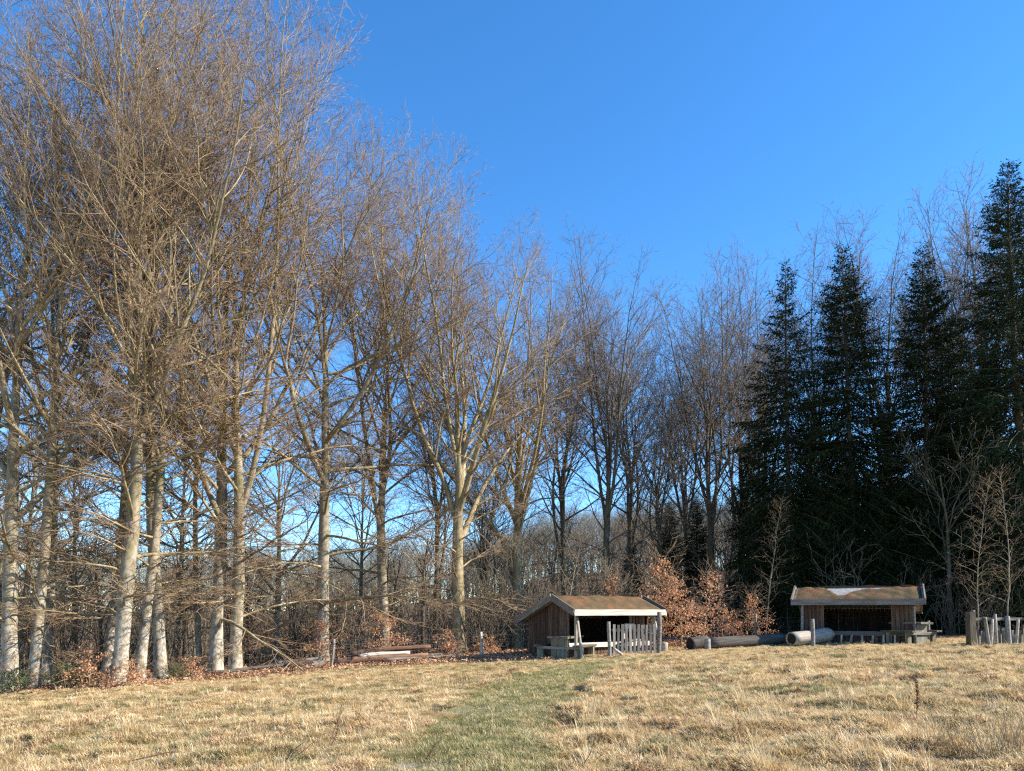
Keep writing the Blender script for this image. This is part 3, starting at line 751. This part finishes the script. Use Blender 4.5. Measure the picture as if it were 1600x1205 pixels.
sapling(1188, 31, 'slim', 2.1, 250, 'beech_sapling', 'thin copper leaved sapling left of the farther shelter behind the grey log', 'sapling', BG)
sapling(1140, 32, 'low', 1.5, 30, 'beech_sapling', 'sparse pale leaved sapling behind the middle of the grey log', 'sapling', BG)
sapling(605, 29.5, 'tier', 2.1, 300, 'beech_sapling', 'copper leaved sapling in flat tiers behind the log pile', 'sapling', BG)
sapling(700, 29.5, 'low', 1.2, 80, 'beech_sapling', 'low copper leaved sapling at the right end of the log pile', 'sapling', BG)
sapling(497, 28.6, 'tier', 1.9, 170, 'beech_sapling', 'copper leaved sapling at the foot of the tall beech left of the log pile', 'sapling', BG)
sapling(140, 22.4, 'low', 1.25, 10, 'beech_sapling', 'low copper leaved sapling between the two white trunk clusters', 'sapling', BG)
sapling(205, 22.0, 'low', .9, 110, 'beech_sapling', 'small copper leaved sprig at the foot of the thickest beech', 'sapling', BG)
sapling(300, 24.6, 'low', .8, 210, 'beech_sapling', 'small copper leaved sprig right of the leaning brownish beech', 'sapling', BG)
sapling(760, 29.6, 'low', .9, 330, 'beech_sapling', 'low copper leaved sprig beside the pale fence post', 'sapling', BG)
HG = 'low evergreen shrubs at the foot of the left beeches'
for px, Y, H, rot, lb in ((100, 22.2, .85, 0, 'low green holly like shrub right of the slim white trunk'), (20, 21.7, .7, 90, 'low green shrub hugging the foot of the leftmost stout beech'), (275, 24, .55, 200, 'tiny green shrub right of the leaning brownish beech')):
    sapling(px, Y, 'holly', H, rot, 'evergreen_shrub', lb, 'shrub', HG)
VG = 'slender young birches'
sapling(1527, 29.4, 'birch', 6.4, 20, 'young_birch', 'slender young birch curving up left of the pale post screen corner', 'tree', VG)
sapling(1576, 29.2, 'birch', 7.0, 160, 'young_birch', 'straight young birch with pale stem near the right edge', 'tree', VG)
sapling(1196, 32.5, 'birch', 6.3, 80, 'young_birch', 'slender brown stemmed young birch left of the farther shelter', 'tree', VG)
sapling(884, 30.8, 'bare', 4.6, 40, 'bare_sapling', 'pale bare sapling with wide forks behind the ridge of the nearer shelter', 'tree')

# far wood
fa = beech_meshes(71, 12, .10, 1.0, 2.8, .5, 80, 30, 3, (.25, .5), .7, -.02, .09, spacing=.6, mb='dark_bark', mt='brush', ml='dark_bark')
jm = bpy.data.meshes.new('far_tree')
import bmesh
bm = bmesh.new(); bm.from_mesh(fa[0]); bm.from_mesh(fa[1]); bm.to_mesh(jm); bm.free()
jm.materials.append(M['brush'])
fx, fy = [], []
rs2 = np.random.RandomState(9)
for a0, a1, r0, r1, cnt in ((-50, 50, 80, 150, 800), (8, 46, 55, 90, 90)):
    a = np.radians(rs2.uniform(a0, a1, cnt)); r_ = rs2.uniform(r0, r1, cnt); fx.append(np.sin(a) * r_); fy.append(np.cos(a) * r_)
fx = np.concatenate(fx); fy = np.concatenate(fy)
PT = fa
rng = random.Random(99)
for i in range(34):
    px = rng.uniform(-40, 1020) if i < 24 else rng.uniform(1020, 1640)
    tree_thing('young_tree', PT, base(px, rng.uniform(31, 52)), rng.random() * 6.28, rng.uniform(.55, 1.0), 'thin leafless young tree standing in the thicket behind the edge beeches' if i < 24 else 'thin leafless young tree among the dark spruce trunks', 'tree', 'young trees in the thicket' if i < 24 else 'young trees among the spruces')
scatter('far_wood', np.stack([fx, fy, h0(fx, fy) - .2], 1), np.stack([fx * 0, fx * 0, rs2.rand(len(fx)) * 6.28], 1), rs2.uniform(.95, 1.45, len(fx)), np.zeros(len(fx)), [jm], 'distant brown wood seen as one mass through the trunks')

# ------------------------------------------------------------------ wooden things
def box_mesh(sx, sy, sz, mt, jit=.0, seed=0):
    r_ = random.Random(seed)
    v = [((x + r_.uniform(-jit, jit)) * sx / 2, (y + r_.uniform(-jit, jit)) * sy / 2, (z + r_.uniform(-jit, jit) * .3) * sz / 2) for x in (-1, 1) for y in (-1, 1) for z in (-1, 1)]
    f = [(0, 1, 3, 2), (4, 6, 7, 5), (0, 4, 5, 1), (2, 3, 7, 6), (0, 2, 6, 4), (1, 5, 7, 3)]
    return simple_mesh('board', v, f, mt)

_bx = {}
def board(name, parent, size, loc, mt, rot=(0, 0, 0)):
    key = (tuple(round(s, 3) for s in size), mt)
    if key not in _bx: _bx[key] = box_mesh(*size, M[mt], .03, len(_bx))
    return link(name, _bx[key], parent, loc, rot)

def pole(name, parent, a, b, r0, r1, mt, k=9, cap='cut', seed=0, n=7, wob=.015, rough=.1):
    """round pole from a to b (local), with closed ends"""
    r_ = random.Random(seed); a = Vector(a); b = Vector(b); V = []; Fc = []
    d = (b - a); L = d.length; q = d.to_track_quat('X', 'Z').to_matrix()
    p1, p2, f1 = r_.random() * 6.3, r_.random() * 6.3, r_.uniform(3, 6)
    off = [Vector((0, wob * math.sin(p1 + f1 * i / n), wob * math.sin(p2 + f1 * i / n))) for i in range(n)]
    lump = [1 + r_.uniform(-rough, rough) for _ in range(k)]
    for i in range(n):
        t = i / (n - 1); rr = r0 + (r1 - r0) * t
        for j in range(k):
            an = 6.283 * j / k; s = rr * lump[j] * (1 + r_.uniform(-.04, .04)) * (.93 if i in (0, n - 1) else 1)
            V.append(Vector((t * L - L / 2, math.cos(an) * s, math.sin(an) * s)) + off[i])
    for i in range(n - 1):
        for j in range(k): Fc.append((i * k + j, i * k + (j + 1) % k, (i + 1) * k + (j + 1) % k, (i + 1) * k + j))
    nb = len(Fc); Fc += [tuple(range(k))[::-1], tuple((n - 1) * k + j for j in range(k))]
    me = bpy.data.meshes.new(name); me.from_pydata([tuple(v) for v in V], [], Fc)
    me.materials.append(M[mt]); me.materials.append(M[cap])
    for i, p in enumerate(me.polygons): p.use_smooth = i < nb; p.material_index = 1 if i >= nb else 0
    me.update()
    o = link(name, me, parent, (a + b) / 2); o.rotation_euler = q.to_euler(); return o

def moss_sheet(name, parent, x0, x1, run, z_hi, z_lo, ysgn, y_r, th, seed, mask=None):
    """lumpy moss layer on a roof slope: ridge at y_r, eave at y_r+ysgn*run"""
    nx_, ny_ = 64, 20; V = []; Fc = []; id_ = {}
    rs_ = np.random.RandomState(seed)
    for layer in (0, 1):
        for i in range(nx_ + 1):
            for j in range(ny_ + 1):
                fx_ = i / nx_; fy_ = j / ny_; xx = x0 + (x1 - x0) * fx_; yy = y_r + ysgn * run * fy_; zz = z_hi + (z_lo - z_hi) * fy_
                if layer:
                    e = min(1, min(fx_, 1 - fx_) * 14, min(1 - fy_, fy_ + .25) * 6)
                    zz += th * (.25 + .75 * e) * (.45 + .9 * float(vn(xx + seed * 9, yy, .22, 3))) + .01 * rs_.rand()
                id_[(layer, i, j)] = len(V); V.append((xx, yy, zz + .003))
    keep = set()
    for i in range(nx_):
        for j in range(ny_):
            if mask is None or mask((i + .5) / nx_, (j + .5) / ny_): keep.add((i, j))
    q = lambda l, i, j: id_[(l, i, j)]
    for (i, j) in keep:
        f = (q(1, i, j), q(1, i + 1, j), q(1, i + 1, j + 1), q(1, i, j + 1)); Fc.append(f if ysgn > 0 else f[::-1])
        for (di, dj, a, b) in ((-1, 0, (i, j), (i, j + 1)), (1, 0, (i + 1, j), (i + 1, j + 1)), (0, -1, (i, j), (i + 1, j)), (0, 1, (i, j + 1), (i + 1, j + 1))):
            if (i + di, j + dj) not in keep: Fc.append((q(1, *a), q(1, *b), q(0, *b), q(0, *a)))
    return link(name, simple_mesh(name, V, Fc, M['moss'], True), parent)

def shelter(px, Y, phi, L, label, seed, fascia, mask=None, panels=(), brace=True, sink=0.0):
    """open-fronted sleeping shelter. local x = along the ridge, -y = front"""
    r_ = random.Random(seed); b = base(px, Y); b.z -= sink
    o = empty('wooden_shelter', b, phi, label, 'shelter', 'open wooden shelters')
    YF, YR, YB = -1.25, 0.0, 2.15                              # roof front edge, ridge, rear edge
    ZE, ZR, ZB = 1.55, 2.06, 1.24                              # underside-of-covering heights
    hl = L / 2; wl = hl - .28                                  # half roof, half wall
    zroof = lambda y: ZR + (ZE - ZR) * (y / YF) if y < 0 else ZR + (ZB - ZR) * (y / YB)
    # roof slopes
    for (ya, yb, za, zb) in ((YF, YR, ZE, ZR), (YR, YB, ZR, ZB)):
        V = [(sx * hl, yy, zz + dz) for dz in (-.06, 0) for sx in (-1, 1) for yy, zz in ((ya, za), (yb, zb))]
        link('roof', simple_mesh('roof', V, [(0, 1, 3, 2), (4, 6, 7, 5), (0, 4, 5, 1), (2, 3, 7, 6), (0, 2, 6, 4), (1, 5, 7, 3)], M['felt']), o)
    moss_sheet('moss_layer', o, -hl + .05, hl - .05, -YF - .02, ZR, ZE, -1, 0, .07, seed, mask)['kind'] = 'stuff'
    moss_sheet('moss_layer', o, -hl + .05, hl - .05, YB - .02, ZR, ZB, 1, 0, .07, seed + 1)['kind'] = 'stuff'
    # fascia and barge boards
    board('fascia', o, (L + .06, .045, .21), (0, YF - .03, ZE - .035), fascia)
    board('fascia', o, (L + .06, .045, .20), (0, YB + .03, ZB - .04), 'grey_wood_x')
    for sx in (-1, 1):
        for ya, yb, za, zb in ((YF - .06, .0, ZE - .03, ZR + .0), (.0, YB + .06, ZR, ZB - .03)):
            an = math.atan2(zb - za, yb - ya); ln = math.hypot(zb - za, yb - ya)
            board('barge_board', o, (.05, ln, .24), (sx * (hl + .035), (ya + yb) / 2, (za + zb) / 2 + .0), 'barge_wood_y', (an, 0, 0))
    # walls of upright boards
    pw = .135
    def wall_run(xa, ya, xb, yb, z0, ztop, wm='wall_wood', skip=None):
        n = int(math.hypot(xb - xa, yb - ya) / pw); an = math.atan2(yb - ya, xb - xa)
        for i in range(n):
            f = (i + .5) / n; xx = xa + (xb - xa) * f; yy = ya + (yb - ya) * f; zt = ztop(xx, yy) - .07; hh = round(zt - z0, 2)
            if skip and skip(xx): continue
            dd = r_.uniform(-.008, .008)
            board('plank', o, (pw - .012, .025, hh), (xx - math.sin(an) * dd, yy + math.cos(an) * dd, z0 + hh / 2), wm, (0, 0, an))
    WF, WB = -.62, 1.85
    for sx in (-1, 1): wall_run(sx * wl, WF, sx * wl, WB, .02, lambda x, y: zroof(y))
    wall_run(-wl, WB, wl, WB, .02, lambda x, y: zroof(y), 'shaded_inner_wood')
    for sx in (-1, 1): wall_run(sx * (wl - .035), WF + .05, sx * (wl - .035), WB - .03, .45, lambda x, y: zroof(y) - .03, 'shaded_inner_wood')
    for (pa, pb) in panels: wall_run(pa, WF, pb, WF, .42, lambda x, y: zroof(y) - .04)
    wall_run(-wl + .05, WF + .05, wl - .05, WF + .05, -.02, lambda x, y: .40)
    # sleeping deck
    board('front_beam', o, (2 * wl + .1, .08, .16), (0, WF - .06, .38), 'pale_wood_x' if fascia == 'pale_wood_x' else 'grey_wood_x')
    nd = 12
    for i in range(nd): board('deck_board', o, (2 * wl - .06, (WB - WF - .1) / nd - .01, .035), (0, WF + .06 + (i + .5) * (WB - WF - .1) / nd, .40), 'old_wood')
    # posts under the eave
    for sx in (-1, 1):
        pole('post', o, (sx * (wl - .02), WF - .34, -.15), (sx * (wl - .02), WF - .34, zroof(WF - .34) - .08), .055, .05, 'pale_wood_z' if fascia == 'pale_wood_x' else 'grey_wood_z', seed=seed + 3 + sx)
    board('beam', o, (2 * wl + .3, .09, .10), (0, WF - .34, zroof(WF - .34) - .12), 'grey_wood_x')
    return o, (hl, wl, WF, YF, ZE)

sh1, d1 = shelter(936, 27.0, R(33), 4.25, 'nearer shelter with pale fascia, mossy orange roof and plank gable behind the picket gate', 1, 'pale_wood_x', None, ((.9, 1.7),))
hl, wl, WF, YF, ZE = d1
pole('brace', sh1, (-wl - .15, WF - .95, -.1), (-wl + .02, WF - .42, 1.38), .05, .045, 'pale_wood_z', seed=31)
pole('brace', sh1, (wl - .05, WF - .55, .75), (wl - .02, WF - .36, 1.42), .04, .04, 'pale_wood_z', seed=32)
m2 = lambda fx_, fy_: fy_ > (.08 + .52 * math.exp(-((fx_ - .37) / .09) ** 2) + .16 * math.exp(-((fx_ - .5) / .16) ** 2) + .1 * float(vn(fx_ * 12, 0, 1, 4))) * (1 if .12 < fx_ < .93 else .4)
sh2, d2 = shelter(1341, 27.4, R(-27), 4.25, 'farther shelter with dark shaded front and bare grey patch in its mossy roof', 2, 'grey_wood_x', m2, ((-1.8, -1.1), (1.1, 1.8)))
for i, xx in enumerate((-.95, -.55, -.2, .15, .5, .85, 1.2)):
    pole('prop', sh2, (xx, -.86, -.1), (xx + .02, -.84, .34), .04, .04, 'pale_wood_z', seed=50 + i, k=7, n=3)

def picnic_table(px, Y, rz, label, seed, w_=1.5):
    o = empty('picnic_table', base(px, Y), rz, label, 'table', 'heavy wooden picnic tables')
    for i in range(3): board('top_plank', o, (w_, .23, .07), (0, -.25 + i * .25, .72), 'old_wood', (0, R((i - 1) * .6), 0))
    for sy in (-1, 1):
        for q in (0, 1): board('seat_plank', o, (w_, .15, .06), (0, sy * (.72 + q * .17 - .08), .43), 'old_wood')
    for sx in (-1, 1):
        board('leg', o, (.09, .62, .70), (sx * (w_ / 2 - .25), 0, .335), 'old_wood_z')
        for sy in (-1, 1): board('leg', o, (.09, .22, .44), (sx * (w_ / 2 - .25), sy * .74, .18), 'old_wood_z')
        board('cross_beam', o, (.07, 1.6, .09), (sx * (w_ / 2 - .165), 0, .36), 'grey_wood_y')
    return o
picnic_table(884, 25.8, R(62), 'weathered picnic table at the left front corner of the nearer shelter', 5, 1.5)
picnic_table(1424, 26.3, R(-60), 'dark topped picnic table at the right end of the farther shelter', 6, 1.2)

# picket gate
gA = base(955, 24.6); gB = base(1027, 24.9); gd = gB - gA; gw = gd.length
gate = empty('picket_gate', (gA + gB) / 2, math.atan2(gd.y, gd.x), 'grey picket gate standing in front of the nearer shelter', 'gate')
for i in range(11):
    xx = -gw / 2 + .10 + i * (gw - .2) / 10; rj = random.Random(i)
    board('picket', gate, (.085, .022, round(1.0 + rj.uniform(-.03, .03), 2)), (xx, -.03, .56), 'grey_wood_z', (0, R(rj.uniform(-1.5, 1.5)), 0))
for zz in (.24, .88): board('rail', gate, (gw - .06, .035, .09), (0, .005, zz), 'grey_wood_x')
board('brace', gate, (math.hypot(gw - .2, .6), .03, .08), (0, .04, .62), 'grey_wood_x', (0, -math.atan2(.6, gw - .2), 0))
for p, H, rr, lb, s in ((gA, 1.2, .065, 'pale round gate post at the left end of the picket gate', 61), (gB, 1.45, .075, 'taller round gate post at the right end of the picket gate', 62)):
    pp = empty('gate_post', p + (gA - gB).normalized() * (.07 if s == 61 else -.07), 0, lb, 'post', 'gate posts')
    pole('shaft', pp, (0, 0, -.2), (.01, 0, H), rr, rr * .95, 'grey_wood_z', seed=s)
st = empty('wooden_stake', gA + Vector((.28, -.5, 0)), 0, 'short pale stake lying slanted at the foot of the picket gate', 'stake')
pole('shaft', st, (-.28, 0, .32), (.3, -.1, -.03), .045, .04, 'pale_wood_z', seed=63)
# chair behind gate
ch = empty('wooden_chair', base(988, 26.7), R(20), 'pale wooden chair standing behind the picket gate', 'chair')
board('backrest', ch, (.40, .04, .26), (0, .2, .92), 'pale_wood_x'); board('seat', ch, (.46, .44, .05), (0, 0, .48), 'pale_wood_x')
for sx in (-1, 1):
    board('leg', ch, (.05, .05, 1.02), (sx * .2, .235, .5), 'pale_wood_z'); board('leg', ch, (.05, .05, .48), (sx * .2, -.19, .22), 'pale_wood_z')

def log(name, a, b, r0, r1, mt, cap, label, cat='log', group=None, seed=0, k=14, hollow=False, n=9, wob=.02):
    a = Vector(a); b = Vector(b); o = empty(name, (a + b) / 2 - Vector((0, 0, r0)), 0, label, cat, group); c = o.location
    pole('bark', o, a - c, b - c, r0, r1, mt, k, cap, seed, n, wob, .16)
    if hollow:
        d = (b - a).normalized()
        pole('hollow_core', o, a - c - d * .012, a - c + d * .05, r0 * .8, r0 * .8, 'rot', k, 'rot', seed + 1, 2, 0)
    return o
def onG(px, Y, dz): p = base(px, Y); p.z += dz + .04; return p
log('fallen_log', onG(1106, 26.7, .22), onG(1228, 27.4, .24), .22, .19, 'log_bark', 'cut', 'long grey fallen log lying behind the grass right of the copper bush', 'log', 'big logs in front of the shelters', 71)
log('fallen_log', onG(1078, 26.6, .19), onG(1106, 26.9, .2), .24, .23, 'log_bark', 'rot', 'short hollow log with black open end beside the copper bush', 'log', 'big logs in front of the shelters', 72, hollow=True)
log('fallen_log', onG(1237, 26.0, .27), onG(1296, 26.9, .34), .25, .26, 'log_pale', 'cut', 'pale barkless hollow log with black left end before the farther shelter', 'log', 'big logs in front of the shelters', 73, hollow=True)
sp = empty('tree_stump', base(1037, 26.6), 0, 'small pale stump right of the tall gate post', 'stump', None)
pole('bark', sp, (0, 0, -.1), (0.01, 0, .34), .14, .13, 'pale_wood_z', seed=75)
sb = empty('log_stub', base(1106, 26.3), 0, 'upright stub of timber at the left end of the long grey log', 'stump')
pole('bark', sb, (0, 0, -.1), (0, 0, .42), .12, .11, 'grey_wood_z', seed=76)

# log pile at the left
PG = 'felled logs piled at the edge of the wood'
for px0, Y0, z0, px1, Y1, z1, rr, mt, lb in (
    (520, 26.6, .16, 668, 28.0, .2, .13, 'log_red', 'long red brown log on the front of the log pile'),
    (545, 27.2, .42, 672, 28.4, .52, .12, 'log_red', 'long dark log on the top of the log pile'),
    (560, 27.0, .30, 640, 27.7, .36, .085, 'log_pale', 'pale split log in the middle of the log pile'),
    (530, 27.4, .14, 690, 28.8, .14, .12, 'log_bark', 'grey log at the bottom back of the log pile'),
    (450, 26.5, .16, 512, 26.9, .14, .13, 'log_red', 'short brown log left of the leaning fence post'),
    (432, 26.9, .26, 505, 27.5, .28, .09, 'log_bark', 'thin mossy log lying behind the short brown log'),
    (600, 27.0, .12, 720, 28.7, .1, .07, 'log_bark', 'thin pole poking out of the right end of the log pile'),
    (330, 25.6, .12, 470, 26.9, .14, .07, 'log_bark', 'thin grey pole lying left of the log pile')):
    log('pile_log', onG(px0, Y0, z0), onG(px1, Y1, z1), rr, rr * .8, mt, 'cut', lb, 'log', PG, int(px0), 10, n=12, wob=.03)
sm = empty('cut_log', onG(494, 26.3, 0), 0, 'mossy grey log butt facing the meadow left of the leaning post', 'log')
pole('bark', sm, (-.1, -.35, .14), (.1, .35, .16), .15, .14, 'log_bark', 12, 'cut', 81)

# fence posts
def post(px, Y, H, r, lean, mt, label, seed):
    o = empty('fence_post', base(px, Y), 0, label, 'post', 'single wooden fence posts')
    pole('shaft', o, (0, 0, -.2), (lean, 0, H), r, r * .92, mt, seed=seed, cap='cut')
    return o
post(517, 25.4, 1.08, .05, .09, 'grey_wood_z', 'thin grey fence post leaning right in front of the log pile', 91)
post(752, 27.8, 1.0, .055, .0, 'pale_wood_z', 'pale upright fence post right of the stout lone beech', 92)
post(1270, 25.3, 1.0, .075, .02, 'grey_wood_z', 'stout fence post in front of the pale hollow log', 93)
post(1181, 29.6, 1.2, .05, .0, 'grey_wood_z', 'thin fence post behind the middle of the long grey log', 94)
post(1452, 27.5, .75, .06, .0, 'grey_wood_z', 'short post right of the dark topped picnic table', 95)

# sheep netting
def netting(p0, p1, label, H=1.0):
    o = empty('wire_netting', p0, 0, label, 'fence', 'sheep netting at the edge of the wood'); T = Tubes(); d = p1 - p0; n = max(2, int(d.length / .3))
    for z in (.12, .3, .48, .66, .84, 1.0):
        for i in range(4): T.add([tuple(d * (i / 4 + j * .125) + Vector((0, 0, z * H + .01 * math.sin(i * 2.1 + z * 9)))) for j in range(3)], [.003] * 3, 3, False, 0)
    for i in range(n): q = d * (i / n); T.add([tuple(q + Vector((0, 0, .1 * H))), tuple(q + Vector((0, 0, H)))], [.002] * 2, 3, False, 0)
    link('wires', T.mesh('wires', [M['wire']]), o); return o
netting(base(1100, 29.4), base(1181, 29.6), 'sheep netting left of the thin post behind the grey log')
netting(base(1181, 29.6), base(1262, 29.0), 'sheep netting right of the thin post behind the grey log')
netting(base(752, 27.8), base(828, 28.6), 'sheep netting from the pale fence post to the nearer shelter')
netting(base(519, 25.4), base(752, 27.8), 'sheep netting before the log pile')

# screen of upright posts at the right
pA = base(1519, 23.6); pB = base(1640, 24.2); pd = pB - pA
scr = empty('post_screen', pA, math.atan2(pd.y, pd.x), 'rough screen of pale leaning posts under a dark beam at the right edge', 'fence')
L_ = pd.length
rg = random.Random(4)
for i, (fx_, ln, hh, rr, mt) in enumerate(((.03, -.02, 1.15, .075, 'grey_wood_z'), (.19, -.10, .92, .06, 'pale_wood_z'), (.26, .14, .86, .045, 'pale_wood_z'), (.31, .0, 1.02, .055, 'grey_wood_z'), (.47, -.03, .95, .075, 'grey_wood_z'), (.59, .08, .86, .05, 'pale_wood_z'), (.72, -.05, .95, .07, 'pale_wood_z'), (.86, .06, .95, .06, 'pale_wood_z'))):
    pole('post', scr, (fx_ * L_ - ln, 0, -.2), (fx_ * L_ + ln * .4, .02, hh), rr, rr * .9, mt, seed=120 + i)
for i in range(9):
    hh = round(rg.uniform(.5, .75), 2); board('slab', scr, (.2, .035, hh), (.12 + i * .27, .22, hh / 2 - .05), 'grey_wood_z', (0, R(rg.uniform(-4, 4)), 0))
board('beam', scr, (L_ + .2, .10, .09), (L_ / 2, .12, .86), 'grey_wood_x')
blk = empty('shaded_post', base(1518, 23.3), R(8), 'thick square post coloured dark for its shade at the left end of the post screen', 'post')
board('shaft', blk, (.2, .2, 1.2), (0, 0, .5), 'dark_bark')  # dark bark colour stands in for the shade on this post

# ------------------------------------------------------------------ foreground weeds
def dock(px, py, H, lean, label, seed, heads=True):
    p = gp(px, py); p.z = float(hz(p.x, p.y)); rng = random.Random(seed); o = empty('dead_dock', p, 0, label, 'weed', 'dead dock stalks')
    T = Tubes(); st_ = grow(rng, (0, 0, -.05), (lean, 0, 1), H, 10, .05, .0); T.add(st_, rad(10, .006, .003), 5, True, 0)
    V, Fc = [], []
    for i in range(10):
        q, d = along(st_, .35 + .62 * i / 10); b = grow(rng, q, side_dir(rng, d, R(25), .1), H * .13 * (1.1 - i / 12), 4, .1, .08); T.add(b, rad(4, .003, .0015), 3, True, 0)
        for k in range(46):
            c, _ = along(b, rng.random()); c = Vector(c) + Vector((rng.gauss(0, .011), rng.gauss(0, .011), rng.gauss(0, .014))); a = Vector((rng.gauss(0, 1), rng.gauss(0, 1), rng.gauss(0, 1))).normalized() * .008; bb = a.orthogonal().normalized() * .006
            v = len(V); V += [tuple(c - a), tuple(c + bb), tuple(c + a), tuple(c - bb)]; Fc += [(v, v + 1, v + 2, v + 3)]
    link('stalk', T.mesh('stalk', [M['dry_stem']]), o)
    if heads: link('seeds', simple_mesh('seeds', V, Fc, M['seed']), o)
    return o
dock(1432, 1140, .62, .18, 'rust brown dead dock stalk standing in the meadow on the right', 301)
def bramble(px, py, H, lean, rz, label, seed, n=3):
    p = gp(px, py); p.z = float(hz(p.x, p.y)); rng = random.Random(seed); o = empty('dead_weed', p, R(rz), label, 'weed', 'dead weed stems in the foreground')
    T = Tubes()
    for k in range(n):
        b = grow(rng, (rng.gauss(0, .05), rng.gauss(0, .05), -.05), (lean + rng.gauss(0, .3), rng.gauss(0, .3), 1), H * rng.uniform(.6, 1), 9, .12, -.03); T.add(b, rad(9, .007, .003), 4, True, 0)
        for i in range(7):
            q, d = along(b, .25 + .7 * i / 7); T.add(grow(rng, q, side_dir(rng, d, R(45), .1), H * .22 * rng.uniform(.5, 1.1), 4, .15, .03), (.0032, .0026, .002, .001), 3, True, 0)
    link('stems', T.mesh('stems', [M['dry_stem']]), o); return o
bramble(508, 1180, .75, .05, 0, 'thin upright dead stem in the left foreground grass', 311, 2)
bramble(440, 1192, .6, .9, 0, 'tangled dark stem leaning right in the left foreground', 312, 3)
bramble(585, 1150, .5, -.3, 0, 'wiry dead stem in the grass left of the track', 313, 2)
bramble(905, 1200, .5, .4, 0, 'low dead stem beside the rut at the bottom of the track', 314, 2)
bramble(660, 1190, .5, .6, 0, 'dark bent weed just left of the track bottom', 315, 3)
sk = empty('fallen_stick', gp(230, 1198), 0, 'bare brown stick lying in the bottom left corner grass', 'stick')
pole('bark', sk, (-.28, -.05, .06), (.3, .12, .16), .011, .006, 'dry_stem', 6, 'cut', 320, 8, .006)
def tall_grass(px, py, H, n, label, seed):
    p = gp(px, py); p.z = float(hz(p.x, p.y)); rng = random.Random(seed); o = empty('tall_grass_clump', p, 0, label, 'grass clump', 'tall dead grass clumps'); T = Tubes()
    for k in range(n):
        b = grow(rng, (rng.gauss(0, .14), rng.gauss(0, .14), -.03), (rng.gauss(0, .22), rng.gauss(0, .22), 1), H * rng.uniform(.4, 1.1), 7, .05, -.02); T.add(b, rad(7, .0042, .0014), 3, True, 0)
    link('blades', T.mesh('blades', [M['straw_stem']]), o); return o
tall_grass(1574, 1200, .6, 90, 'tall dead grass clump in the bottom right corner', 331)
tall_grass(1500, 1190, .42, 60, 'thinner tall dead grass left of the corner clump', 332)

n_t = sum(len(m.polygons) for m in bpy.data.meshes); print('POLYS', n_t)
for k in BE: print(k, len(BE[k][1].polygons))
for k in SP: print(k, len(SP[k][2].polygons))
